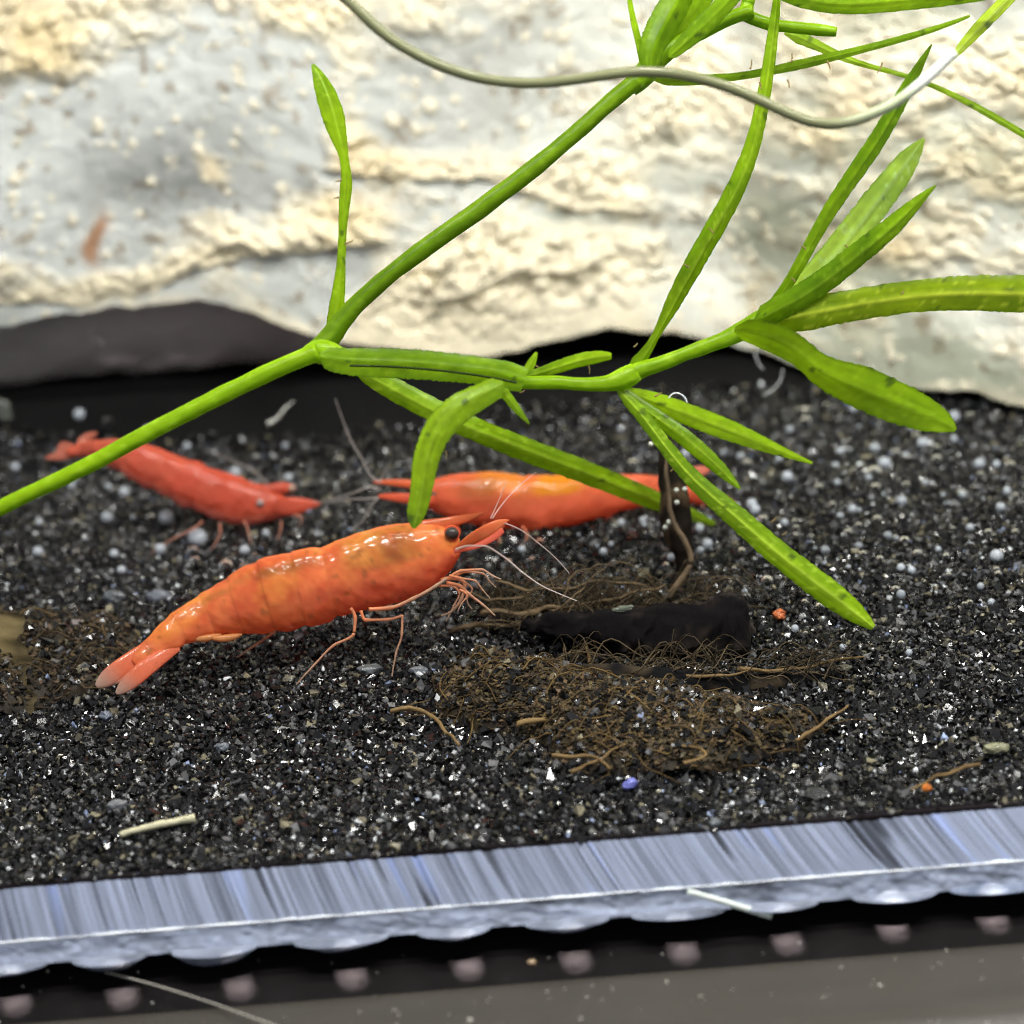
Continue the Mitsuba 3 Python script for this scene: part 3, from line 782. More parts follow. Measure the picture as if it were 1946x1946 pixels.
G3 = on_z(*C2(1100, 800), 0.004)
T3 = depth_of(G3) + 0.03
s3 = thing('orange_shrimp', 'blurred salmon red shrimp at the far left behind the thick green stem', 'shrimp')
st3 = [(185, 335, 22, 0.03), (250, 318, 34, 0.03), (330, 312, 46, 0.02), (420, 330, 72, 0.01), (500, 350, 90), (600, 395, 106), (720, 446, 108), (840, 500, 122), (900, 524, 118), (970, 548, 124), (1060, 578, 126), (1160, 602, 106), (1240, 610, 82), (1300, 612, 62), (1340, 612, 42), (1365, 612, 16)]
b3 = shrimp_body(s3, st3, C2, T3, 0.66, 53, left_colours, 0.08, 0.60, 6, 1.0, 0.04)
r3 = blade([(1180, 525, 34), (1260, 525, 30), (1330, 518, 30), (1375, 520, 12)], C2, T3, 0.6)
put('body', join([(b3[0], b3[1], b3[2]), (*r3, np.array([0.60, 0.10, 0.052]))])[:2], 'mat_shell', s3, color=join([(b3[0], b3[1], b3[2]), (*r3, np.array([0.60, 0.10, 0.052]))])[2])
put('antennal_scale', blade([(1280, 610, 40, -0.02), (1380, 612, 46, -0.03), (1450, 604, 30, -0.03), (1515, 600, 6, -0.03)], C2, T3, 0.3), 'mat_shell', s3, color=np.array([0.60, 0.10, 0.052]))
eye_ball(s3, 1205, 597, 22, C2, T3, 0.66 * 92 / 2.76 * upp(T3) * 0.98, (0.16, 0.12, 0.12), ringc=np.array([0.80, 0.34, 0.26]))
eye_ball(s3, 1362, 520, 20, C2, T3, 0.0, (0.18, 0.13, 0.10), ringc=np.array([0.5, 0.2, 0.14]))
for pts in ([(240, 322, 24, 0.03), (180, 338, 30, 0.03), (120, 352, 20, 0.03), (70, 360, 4, 0.03)], [(250, 300, 20, 0.04), (280, 262, 26, 0.05), (320, 238, 16, 0.05), (345, 228, 4, 0.05)], [(215, 315, 20, 0.03), (170, 300, 26, 0.04), (150, 330, 20, 0.04)]):
    put('tail_blade', blade(pts, C2, T3, 0.16, 40, 10), 'mat_shell', s3, color=np.array([0.55, 0.17, 0.11]))
for pts in ([(900, 690), (850, 730), (760, 775), (640, 850), (560, 930)], [(985, 700), (990, 740), (940, 850), (875, 960)], [(1115, 690), (1135, 740), (1150, 800), (1170, 860)], [(1310, 690), (1305, 740), (1285, 800), (1270, 875)], [(1380, 660), (1420, 680), (1400, 715)]):
    limb('leg', s3, pts, C2, T3 - 0.03, 11, 5, np.array([0.62, 0.26, 0.18]), np.array([0.38, 0.27, 0.23]))
limb('antenna', s3, [(1240, 500), (1180, 440), (1060, 375), (930, 325)], C2, T3 + 0.02, 8, 4, wf * 0.5, wf * 0.4, 'mat_feeler', False)
# ------------------------------------------------------------------ the stem plant
PLANT = OFF1 - 0.10
plant = thing('water_plant', 'bright green stem plant with narrow leaves floating across the tank above the shrimp', 'plant')
GD, GM, GL = np.array([0.105, 0.225, 0.004]), np.array([0.30, 0.51, 0.007]), np.array([0.50, 0.72, 0.06])


def leaf(pts, off=0.0, twist=0.0, curl=0.22, bright=0.5, rib=0.6, conv=W, n=110, seed=0, name='leaf', tone=None, fold=0.0, label=None, ragged=0.05):
    """A thin leaf: rows (x, y, full width[, depth]) along its length; it arches across, has a paler rib and a rough edge."""
    p = resample([[*conv(q[0], q[1]), q[3] if len(q) > 3 else 0.0, q[2] * 1.007] for q in pts], n)
    w = np.maximum(p[:, 3], 1.5) * np.clip(0.25 + np.linspace(0, 1, n) / 0.06, 0, 1)     # narrows into the node
    c = np.array([at_depth(a[0], a[1], PLANT + off + a[2]) for a in p])
    _, side, out = frames(c)
    m = 11
    x = np.linspace(-1, 1, m)
    tw = np.linspace(*twist, n) if isinstance(twist, tuple) else np.full(n, twist)
    ca, sa = np.cos(tw)[:, None], np.sin(tw)[:, None]
    a, o = ca * side + sa * out, ca * out - sa * side
    hw_ = 0.5 * w * upp(PLANT + off) / np.maximum(np.cos(tw), 0.4)
    rough = 1 + ragged * (meshkit.noise(np.stack([np.arange(n)[:, None] * 2.3 + 0 * x, np.sign(x)[None] * 3 + 0 * p[:, :1], 0 * p[:, :1] + 0 * x + seed], -1)) - 0.5) * 2 * (np.abs(x)[None] > 0.9)
    v = c[:, None] + (hw_[:, None] * x[None] * rough)[..., None] * a[:, None] - (hw_[:, None] * (curl * x[None] ** 2 + fold * np.abs(x)[None] - 0.10 * np.exp(-(x[None] / 0.16) ** 2)))[..., None] * o[:, None]
    v = v + (0.10 * hw_.mean() * (meshkit.fbm(v * 30, 2, seed + 5) - 0.5))[..., None] * o[:, None]
    n1, n2 = meshkit.fbm(v * [45, 45, 45], 3, seed), meshkit.fbm(v * 140, 2, seed + 9)
    base = mixc(np.broadcast_to(GD, v.shape), GM, np.clip(bright + 0.7 * (n1 - 0.5) + 1.1 * (meshkit.fbm(v * 9, 2, seed + 51) - 0.5), 0, 1))
    ribm = np.exp(-(x[None] / 0.13) ** 2) * rib * (0.7 + 0.6 * n2)
    base = mixc(base, GL, np.clip(ribm, 0, 1))
    base = mixc(base, GD * 0.9, np.clip((np.abs(x)[None] - 0.80) * 4, 0, 0.6) + 0 * n1)
    cell = ss(0.62, 0.74, meshkit.fbm(v * [190, 190, 190], 2, seed + 41)) * np.clip(rib + 0.25, 0, 1)
    base = mixc(base, GL * 1.1, cell * 0.45)
    vein = meshkit.fbm(np.stack([0 * v[..., 0] + x[None] * 5.5, np.arange(n)[:, None] * 0.05 + 0 * x[None], 0 * v[..., 0] + seed], -1), 3, seed + 3)
    base = base * (1 + 0.35 * (n2[..., None] - 0.5) + 0.6 * (vein[..., None] - 0.5))
    speck = ss(0.74, 0.80, meshkit.fbm(v * 75, 2, seed + 31))
    base = mixc(base, np.array([0.05, 0.10, 0.01]), speck * 0.8)
    if tone is not None:
        base = base * np.asarray(tone)
    return put(name, (v.reshape(-1, 3), grid_faces(n, m)), 'mat_leaf', plant, color=base.reshape(-1, 3), label=label)


def stem(pts, off=0.0, seed=0, bright=0.6, n=90, tone=None, name='stem', sides=16):
    p = resample([[*W(q[0], q[1]), q[3] if len(q) > 3 else 0.0, q[2] * 1.007] for q in pts], n)
    c = np.array([at_depth(a[0], a[1], PLANT + off + a[2]) for a in p])
    r = 0.41 * p[:, 3] * upp(PLANT + off) * (1 + 0.10 * (meshkit.noise(np.stack([np.arange(n) * 0.13, np.arange(n) * 0.0, np.full(n, seed * 1.0)], -1)) - 0.5))
    v, f = tube(c, r, sides)
    ang = np.r_[np.tile(np.arange(sides), n), 0, 0]
    L = np.r_[np.repeat(np.arange(n), sides), 0, n]
    n1 = meshkit.fbm(np.stack([L * 0.05, ang * 0.9, 0 * L + seed], -1), 3, seed)
    n2 = meshkit.fbm(v * 110, 3, seed + 2)
    base = mixc(np.broadcast_to(GD * 1.2, v.shape), GM * 1.1, np.clip(bright + 1.0 * (n1 - 0.5), 0, 1))
    base = mixc(base, GL, np.clip((n2 - 0.58) * 4, 0, 0.5) * bright)
    st_ = meshkit.fbm(np.stack([L * 0.02, ang * 1.1, 0 * L + seed], -1), 3, seed + 8)
    base = base * (1 + 0.6 * (st_[:, None] - 0.5) + 0.4 * (n2[:, None] - 0.5))
    v = jit(v, 0.0022, 40, seed + 20)
    if tone is not None:
        base = base * np.asarray(tone)
    put(name, (v, f), 'mat_leaf', plant, color=base)


# stems and nodes
stem([(-60, 992, 36), (0, 958, 36), (150, 886, 38), (300, 806, 40), (450, 730, 41), (560, 680, 42), (600, 664, 46)], -0.06, 1, 0.75)
stem([(598, 664, 56), (620, 640, 50), (655, 594, 44), (710, 540, 42), (900, 398, 41), (1050, 282, 39), (1150, 194, 38), (1205, 148, 40)], 0.0, 2, 0.35, tone=(0.8, 0.8, 1))
stem([(575, 676, 34), (598, 664, 56), (625, 668, 52), (655, 678, 40)], -0.03, 3, 0.8, 40)
stem([(940, 718, 24), (985, 722, 30), (1060, 722, 32), (1140, 724, 36), (1170, 716, 48), (1200, 700, 42)], -0.03, 4, 0.75, 60)
stem([(1165, 720, 48), (1200, 702, 40), (1250, 684, 33), (1330, 654, 34), (1385, 632, 40), (1425, 608, 44), (1450, 590, 30)], 0.0, 5, 0.65)
stem([(1190, 165, 40), (1215, 140, 52), (1240, 112, 50), (1330, 58, 30), (1400, 26, 34), (1420, 20, 30)], 0.02, 6, 0.4, 60)
stem([(1395, 22, 30), (1440, 42, 30), (1500, 52, 26), (1560, 58, 26), (1578, 60, 22)], 0.03, 7, 0.45, 40)
stem([(1405, 30, 34), (1412, 5, 30), (1420, -40, 26)], 0.03, 8, 0.8, 24)
# leaves, from left to right
leaf([(628, 650, 26), (634, 590, 30), (642, 520, 20), (646, 450, 15), (650, 390, 20), (654, 345, 22), (651, 305, 17), (640, 255, 32), (625, 200, 42), (606, 150, 28), (590, 121, 6)], 0.02, (0.1, 0.5), 0.25, 0.55, 0.15, seed=11)
leaf([(600, 672, 36), (660, 682, 52), (760, 686, 56), (860, 694, 54), (940, 704, 52), (978, 714, 50), (990, 718, 44)], -0.05, 0.0, 0.18, 0.45, 0.0, seed=12, label='folded leaf with a dark crease lengthwise')
leaf([(660, 690, 20), (720, 722, 40), (800, 765, 44), (900, 812, 44), (1000, 852, 46, 0.05), (1100, 890, 46, 0.12), (1200, 930, 42, 0.20), (1290, 966, 32, 0.27), (1357, 993, 6, 0.32)], 0.04, 0.1, 0.35, 0.55, 0.5, seed=13)
leaf([(950, 722, 42), (900, 748, 50), (850, 782, 58), (820, 822, 54), (802, 880, 48), (793, 940, 40), (784, 980, 28), (781, 997, 6)], -0.10, (0.35, -0.3), 0.3, 0.55, 0.12, seed=14, tone=(1.05, 1.0, 1.6))
leaf([(985, 712, 16), (1000, 690, 18), (1012, 664, 5)], -0.02, 0, 0.2, 0.5, 0.3, n=24, seed=15)
leaf([(985, 712, 14), (1030, 700, 22), (1080, 684, 26), (1125, 674, 24), (1154, 672, 12)], -0.02, 0.2, 0.25, 0.5, 0.3, n=36, seed=16)
leaf([(948, 735, 20), (970, 765, 17), (999, 800, 3)], -0.05, 0, 0.2, 0.6, 0.3, n=24, seed=17)
leaf([(1178, 712, 22), (1208, 682, 26), (1235, 640, 16), (1262, 590, 26), (1300, 520, 36), (1345, 440, 38), (1395, 345, 36), (1425, 260, 30), (1445, 165, 26), (1457, 80, 22), (1468, -20, 12)], 0.0, (0.7, 0.2), 0.2, 0.4, 0.3, seed=18, n=110)
leaf([(1165, 735, 10), (1200, 745, 26), (1280, 775, 40), (1370, 810, 40), (1450, 842, 26), (1533, 874, 5)], 0.0, 0.1, 0.2, 0.75, 0.2, seed=19)
leaf([(1170, 738, 26), (1200, 760, 26), (1250, 795, 30), (1300, 832, 32), (1350, 876, 28), (1396, 922, 5)], -0.01, 0.0, 0.3, 0.5, 0.45, seed=20)
leaf([(1165, 735, 28), (1200, 770, 26), (1245, 828, 28), (1310, 905, 34), (1380, 967, 42), (1450, 1028, 46), (1530, 1092, 50), (1600, 1145, 44), (1648, 1184, 12)], -0.03, 0.0, 0.35, 0.5, 0.9, seed=21, n=100, label='long leaf with a bright midrib hanging over the sand')
leaf([(1420, 612, 16), (1470, 560, 20), (1520, 480, 24), (1560, 408, 28), (1605, 340, 32), (1660, 258, 34), (1705, 180, 28), (1758, 84, 3)], 0.02, 0.4, 0.15, 0.3, 0.1, seed=22, n=90)
leaf([(1450, 600, 30), (1500, 556, 46), (1570, 486, 56), (1640, 400, 58), (1690, 335, 52), (1726, 285, 30), (1744, 261, 4)], 0.07, 0.1, 0.1, 0.9, 0.15, seed=23, n=80, tone=(1.25, 1.12, 9), label='pale translucent leaf between two darker ones')
leaf([(1425, 606, 36), (1480, 578, 46), (1550, 535, 46), (1620, 480, 44), (1690, 422, 36), (1735, 378, 20), (1766, 350, 3)], -0.02, 0.3, 0.2, 0.25, 0.15, seed=24, n=80)
leaf([(1440, 604, 36), (1490, 598, 58), (1560, 585, 62), (1660, 568, 60), (1760, 556, 62), (1860, 553, 68), (1960, 556, 68), (2060, 566, 50), (2120, 580, 20)], -0.01, 0.1, 0.22, 0.5, 0.7, seed=25, n=100, tone=(1.15, 0.95, 1))
leaf([(1385, 622, 30), (1420, 628, 42), (1470, 645, 52), (1515, 672, 48), (1550, 700, 56), (1610, 726, 74), (1680, 756, 78), (1740, 780, 66), (1785, 800, 36), (1803, 812, 8)], -0.06, (0.9, 0.05), 0.12, 0.75, 0.08, seed=26, n=100, label='broad twisted leaf with a rounded tip')
leaf([(1215, 128, 14), (1208, 90, 14), (1196, 40, 12), (1186, -20, 8)], 0.02, 0.3, 0.2, 0.5, 0.1, n=30, seed=27)
leaf([(1228, 130, 30), (1235, 90, 52), (1258, 40, 58), (1285, -10, 56), (1310, -60, 40)], 0.0, 0.2, 0.3, 0.3, 0.0, fold=0.3, n=50, seed=28)
leaf([(1240, 125, 26), (1262, 85, 40), (1300, 30, 46), (1340, -30, 40)], 0.03, 0.2, 0.2, 0.4, 0.1, n=40, seed=29)
leaf([(1262, 108, 16), (1310, 64, 34), (1365, 10, 36), (1410, -40, 30)], -0.02, 0.2, 0.2, 0.25, 0.1, n=40, seed=30)
leaf([(1230, 148, 22), (1330, 150, 18), (1420, 140, 14), (1500, 124, 18), (1600, 100, 15), (1720, 68, 12), (1830, 30, 5)], 0.06, 0.3, 0.2, 0.5, 0.1, n=80, seed=31, tone=(1, 1, 1.5))
leaf([(1480, 62, 26), (1540, 85, 20), (1600, 112, 13), (1690, 138, 9), (1760, 162, 9), (1860, 212, 13), (1945, 262, 12), (2040, 330, 8)], 0.08, 0.2, 0.2, 0.5, 0.1, n=90, seed=32, tone=(1.2, 1.1, 3))
leaf([(1440, -30, 16), (1510, -4, 34), (1590, 8, 36), (1700, 2, 36), (1800, -6, 30), (1920, -22, 20)], -0.02, 0.2, 0.2, 0.35, 0.1, n=60, seed=33)
leaf([(1790, 118, 5), (1830, 72, 22), (1890, 10, 26), (1940, -40, 22)], 0.02, 0.2, 0.2, 0.8, 0.2, n=40, seed=34, tone=(1.6, 1.3, 6))
# crease line of the folded leaf, built as a groove lip
cr = resample([[*W(x, y)] + [0.0] for x, y in ((660, 690), (740, 692), (820, 698), (900, 708), (975, 722))], 40)
put('crease', tube(np.array([at_depth(a[0], a[1], PLANT - 0.062) for a in cr]), 0.0014, 6), 'mat_leaf', plant, color=np.array([0.03, 0.06, 0.004]))
# short threads of algae standing off the edges
hg = np.random.default_rng(77)
HAIRS = [(1300, 505, -10, -6), (1345, 440, -8, -10), (1415, 130, 3, -18), (1432, 155, 4, 14), (1485, 150, 4, 16),
         (1492, 118, 2, -18), (1560, 115, 6, 16), (1665, 118, -10, 20), (1500, 532, -8, -8), (1520, 470, -8, -6), (1600, 470, -6, -8), (1195, 655, 8, -8), (1110, 690, 2, 16), (1010, 690, 10, 8), (980, 742, 10, -6), (840, 850, 2, 16), (1265, 890, 8, -14),
         (1455, 985, 10, -10), (1475, 1010, 10, -8), (645, 340, -12, 2), (640, 372, -10, 2), (650, 460, 16, -6), (1700, 555, 6, -8), (1490, 585, 2, -14), (1210, 760, -14, 6), (1235, 748, 14, -8), (1580, 690, 8, -10), (1700, 790, -2, 8)]
hairs = []
for x, y, dx, dy in HAIRS:
    q = resample([[*W(x, y), 0], [*W(x + dx * 0.5 + 1.5, y + dy * 0.5), 0], [*W(x + dx, y + dy), 0]], 8)
    hairs.append(tube(np.array([at_depth(a[0], a[1], PLANT - 0.01) for a in q]), np.linspace(0.0011, 0.0006, 8), 5))
hm = join(hairs)
put('algae_thread', hm[:2], 'mat_matte', plant, color=np.array([0.22, 0.16, 0.06]), kind='stuff')

# the long grey thread in front of it all
pts = [(560, -60), (650, -5), (720, 60), (800, 110), (900, 146), (1000, 157), (1100, 148), (1200, 136), (1290, 142), (1380, 167), (1450, 197), (1520, 227), (1575, 234), (1640, 217), (1700, 186), (1728, 165), (1770, 128), (1800, 98)]
p = resample([[*W(*q), 0.0] for q in pts], 140)
v, f = tube(np.array([at_depth(a[0], a[1], PLANT - 0.20) for a in p]), 0.5 * 21 * upp(PLANT - 0.2), 12)
u_ = np.r_[np.repeat(np.linspace(0, 1, 140), 12), 0, 1]
put('drifting_root', (v, f), 'mat_gloss', color=mixc(mixc(np.broadcast_to(np.array([0.165, 0.175, 0.085]), v.shape), np.array([0.42, 0.48, 0.30]), ss(0.78, 0.9, u_)), np.array([0.75, 0.78, 0.72]), ss(0.90, 0.95, u_)),
    label='olive grey root thread curving across the top in front of the rock', category='root')

# ------------------------------------------------------------------ dead stalk, bark, mulm
rg = np.random.default_rng(99)
stalk = thing('dead_stalk', 'dark rotten stalk standing on the sand behind the long hanging leaf', 'stalk')
OFFS = depth_of(on_z(*W(1270, 1115))) + 0.0
p = resample([[*W(*q[:2]), 0.0, q[2]] for q in ((1252, 808, 14), (1258, 850, 30), (1266, 900, 52), (1274, 960, 60), (1279, 1010, 52), (1287, 1050, 32), (1284, 1085, 20), (1268, 1120, 14))], 60)
c = np.array([at_depth(a[0], a[1], OFFS - 0.005 + 0.0 * a[2]) for a in p])
v, f = tube(c, 0.5 * p[:, 3] * upp(OFFS), 16)
v = jit(v, 0.010, 40, 5)
nn = meshkit.fbm(v * [60, 60, 20], 3, 6)
put('rind', (v, f), 'mat_ground', stalk, color=mixc(np.broadcast_to(np.array([0.014, 0.011, 0.009]), v.shape), np.array([0.09, 0.06, 0.035]), ss(0.5, 0.75, nn)))
p = resample([[*W(*q), 0.0] for q in ((1250, 815), (1256, 870), (1262, 930), (1272, 985), (1292, 1020), (1302, 1060), (1292, 1085), (1272, 1110), (1262, 1130))], 60)
v, f = tube(np.array([at_depth(a[0], a[1], OFFS - 0.045) for a in p]), np.linspace(0.0018, 0.0040, 60), 8)
v = jit(v, 0.006, 50, 15)
put('root_strand', (v, f), 'mat_matte', stalk, color=mixc(np.broadcast_to(np.array([0.05, 0.035, 0.022]), v.shape), np.array([0.17, 0.12, 0.07]), meshkit.fbm(v * 60, 2, 3)))
for x, y in ((1276, 925), (1292, 923), (1277, 948), (1262, 985), (1228, 838), (1255, 995)):
    q = at_depth(*W(x, y), OFFS - 0.032)
    s_ = trimesh.creation.icosphere(1)
    put('pale_speck', (s_.vertices * 0.0032 + q, s_.faces), 'mat_gloss', stalk, color=np.array([0.6, 0.62, 0.56]))


def lump(outline, conv, zdrop, depth, seed, n=40, m=24):
    """A solid lump whose outline from the front is given by (x, top, bottom) columns; it stands on the sand."""
    cols = np.array(outline, float)
    xs_ = np.linspace(cols[0, 0], cols[-1, 0], n)
    tp, bt = PchipInterpolator(cols[:, 0], cols[:, 1])(xs_), PchipInterpolator(cols[:, 0], cols[:, 2])(xs_)
    V_ = np.zeros((n, m, 3))
    ph = np.arange(m) * 2 * math.pi / m
    for i in range(n):
        off_ = zdrop
        ct = at_depth(*conv(xs_[i], 0.5 * (tp[i] + bt[i])), off_)
        hh_ = 0.5 * (bt[i] - tp[i]) * 1.007 * upp(off_)
        sq = lambda a: np.sign(a) * np.abs(a) ** 0.75
        V_[i] = ct + (hh_ * sq(np.cos(ph)))[:, None] * UP + (depth * min(1, hh_ / 0.03) * sq(np.sin(ph)))[:, None] * FWD
    V_ = V_.reshape(-1, 3)
    V2 = np.vstack([V_, V_[:m].mean(0), V_[-m:].mean(0)])
    k = np.arange(m)
    F = np.vstack([grid_faces(n, m, True), np.stack([np.full(m, n * m), (k + 1) % m, k], 1), np.stack([np.full(m, n * m + 1), (n - 1) * m + k, (n - 1) * m + (k + 1) % m], 1)])
    return V2, F


OFFB = depth_of(on_z(*W(1250, 1235)))
lb = lump([(975, 1172, 1186), (1010, 1166, 1196), (1100, 1152, 1216), (1200, 1146, 1234), (1300, 1140, 1246), (1335, 1128, 1250), (1345, 1120, 1252), (1380, 1118, 1252), (1396, 1124, 1250), (1404, 1146, 1238), (1411, 1166, 1216), (1418, 1184, 1198)], W, OFFB + 0.02, 0.05, 3, 110, 36)
lb = (jit(jit(jit(lb[0], 0.016, 25, 3), 0.014, 70, 4), 0.006, 180, 5), lb[1])
nn = meshkit.fbm(lb[0] * [30, 30, 60], 4, 8)
lowb = ss(0.026, 0.010, lb[0][:, 2]) * ss(0.13, 0.2, lb[0][:, 0])
put('black_bark', lb, 'mat_ground', color=mixc(mixc(np.broadcast_to(np.array([0.007, 0.006, 0.007]), lb[0].shape), np.array([0.03, 0.024, 0.02]), ss(0.55, 0.75, nn)), np.array([0.06, 0.052, 0.045]), lowb * 0.8),
    label='black rotten bark chunk lying on the sand right of the sharp shrimp', category='bark')
# thin roots lying along the bark's upper edge and around
RTL = {850: 'brown root lying along the upper edge of the black bark', 900: 'brown root just above the black bark rising to the foot of the dead stalk', 880: 'brown root stretching from the claws of the sharp shrimp to the dead stalk', 930: 'thin short brown root in front of the mouth of the sharp shrimp',
       1040: 'hair thin arched root between the long feeler tips and the dead stalk', 1060: 'hair thin root hooked over the roots above the black bark'}
for pts, r in (([(850, 1190), (930, 1178), (1010, 1168), (1100, 1158), (1180, 1146), (1260, 1140)], 0.0036), ([(900, 1160), (1000, 1150), (1080, 1142), (1150, 1130), (1230, 1118), (1262, 1100)], 0.0032), ([(880, 1120), (960, 1122), (1060, 1108), (1150, 1098), (1240, 1110)], 0.0024),
               ([(930, 1098), (980, 1110), (1040, 1112), (1090, 1100)], 0.002), ([(1040, 1150), (1090, 1120), (1130, 1075), (1180, 1065), (1230, 1090)], 0.0016), ([(1060, 1130), (1100, 1078), (1160, 1068)], 0.0014)):
    o_ = depth_of(on_z(*W(pts[0][0], 1185))) - 0.02
    p = resample([[*W(*q), 0.0] for q in pts], 50)
    v, f = tube(np.array([at_depth(a[0], a[1], o_) for a in p]), r * np.linspace(0.85, 0.45, 50), 7)
    v = jit(v, 0.022, 30, int(pts[0][0]))
    put('brown_root', (v, f), 'mat_matte', color=mixc(np.broadcast_to(np.array([0.06, 0.042, 0.024]), v.shape), np.array([0.16, 0.11, 0.055]), meshkit.fbm(v * 50, 2, 3)),
        label=RTL[int(pts[0][0])], category='root')


def mulm(outline_px, n_fib, n_flake, seed, zup, tone, parent, flake=0.010, fl=0.05):
    """A mat of rotten leaf: a low mound with flakes and fibres lying on it."""
    from shapely.geometry import Polygon, Point
    g = np.random.default_rng(seed)
    world = np.array([on_z(*W(*q), 0.004)[:2] for q in outline_px])
    poly = Polygon(world)
    x0, y0_, x1, y1 = poly.bounds
    gx_, gy_ = np.meshgrid(np.linspace(x0, x1, 90), np.linspace(y0_, y1, 50), indexing='ij')
    dist = np.array([poly.exterior.distance(Point(a, b)) * (1 if poly.contains(Point(a, b)) else -1) for a, b in zip(gx_.ravel(), gy_.ravel())]).reshape(gx_.shape)
    dist = dist + 0.035 * (meshkit.fbm(np.stack([gx_ * 18, gy_ * 18, 0 * gx_], -1), 3, seed) - 0.5)
    hgt = lambda x, y: np.interp(0, [0, 1], [0, 1])
    top_ = zup * np.sqrt(np.clip(dist / 0.07, 0, 1)) + 0.016 * (meshkit.fbm(np.stack([gx_ * 30, gy_ * 40, 0 * gx_], -1), 4, seed + 1) - 0.5)
    zz = ground_z(gx_, gy_) + np.where(dist > 0, top_ - 0.001, -0.01)
    from scipy.interpolate import RegularGridInterpolator
    zi = RegularGridInterpolator((gx_[:, 0], gy_[0]), zz, bounds_error=False, fill_value=0)
    di = RegularGridInterpolator((gx_[:, 0], gy_[0]), dist, bounds_error=False, fill_value=-1)
    mv = np.stack([gx_, gy_, zz], -1).reshape(-1, 3)
    n1 = meshkit.fbm(mv * [28, 40, 28], 4, seed + 2)
    put('mat', (mv, grid_faces(90, 50)), 'mat_matte', parent, color=mixc(np.broadcast_to(np.array([0.022, 0.017, 0.012]), mv.shape), np.array(tone) * 0.45, ss(0.35, 0.7, n1)))
    parts = []
    k = 0
    while k < n_flake:
        x, y = g.uniform(x0, x1), g.uniform(y0_, y1)
        if di((x, y)) < -0.012 + 0.03 * g.random():
            continue
        k += 1
        s = flake * g.uniform(0.35, 1.2)
        a = g.uniform(0, math.pi)
        R_ = trimesh.transformations.euler_matrix(g.normal(0, 0.5), g.normal(0, 0.5), a)[:3, :3]
        hexa = np.array([[math.cos(t_) * g.uniform(0.6, 1.3), 0.55 * math.sin(t_) * g.uniform(0.6, 1.3), 0] for t_ in np.linspace(0, 2 * math.pi, 7)[:-1]]) * s
        vv = np.vstack([hexa + [0, 0, s * 0.06], hexa - [0, 0, s * 0.06]]) @ R_.T + [x, y, float(zi((x, y))) + 0.002]
        q_ = np.arange(6)
        ff = np.vstack([[[0, j, j + 1] for j in range(1, 5)], [[6, 6 + j + 1, 6 + j] for j in range(1, 5)], np.stack([q_, q_ + 6, (q_ + 1) % 6 + 6], 1), np.stack([q_, (q_ + 1) % 6 + 6, (q_ + 1) % 6], 1)])
        parts.append((vv, ff, np.array(tone) * (0.12 + 1.9 * g.random() ** 1.8) * [1, g.uniform(0.85, 1.05), g.uniform(0.7, 1.2)]))
    # sand kicked up onto the mat
    sg = grains(int(n_flake * 0.35), (x0, x1), (y0_, y1), 0.0036, seed + 40, palette=sand_palette)
    ctr = sg[0].reshape(-1, 8, 3).mean(1)
    ok = di(ctr[:, :2]) > -0.01
    vv = sg[0].reshape(-1, 8, 3)[ok]
    vv = vv + np.stack([0 * ctr[ok, 0], 0 * ctr[ok, 0], zi(ctr[ok, :2]) - ground_z(ctr[ok, 0], ctr[ok, 1]) + 0.002], -1)[:, None]
    nk = len(vv)
    put('sand_grain', (vv.reshape(-1, 3), (CHIP.faces[None] + (np.arange(nk) * 8)[:, None, None]).reshape(-1, 3)), 'mat_sand', parent, smooth=False, color=sg[2].reshape(-1, 8, 3)[ok].reshape(-1, 3), kind='stuff')
    m_ = join(parts)
    put('leaf_flake', m_[:2], 'mat_matte', parent, smooth=False, color=m_[2], kind='stuff')
    parts, k = [], 0
    while k < n_fib:
        x, y = g.uniform(x0, x1), g.uniform(y0_, y1)
        if di((x, y)) < -0.004:
            continue
        k += 1
        L = fl * g.uniform(0.3, 1.3)
        a = g.normal(0, 0.7) + (math.pi if g.random() < 0.5 else 0)
        t_ = np.linspace(0, 1, 7)
        cx_ = x + L * t_ * math.cos(a) + 0.25 * L * np.sin(t_ * g.uniform(1, 4)) * -math.sin(a) * g.normal()
        cy_ = y + L * t_ * math.sin(a) + 0.25 * L * np.sin(t_ * g.uniform(1, 4)) * math.cos(a) * g.normal()
        cz = np.maximum(zi(np.stack([cx_, cy_], -1)), ground_z(cx_, cy_)) + 0.003 + 0.010 * g.random() * np.sin(t_ * 3.1)
        vv, ff = tube(np.stack([cx_, cy_, cz], -1), g.uniform(0.0004, 0.0010) * np.linspace(1.2, 0.6, 7), 5)
        parts.append((vv, ff, np.array(tone) * g.uniform(0.6, 1.9) * [1.1, 0.95, 0.7]))
    m_ = join(parts)
    put('fibre', m_[:2], 'mat_matte', parent, color=m_[2], kind='stuff')
    return zi


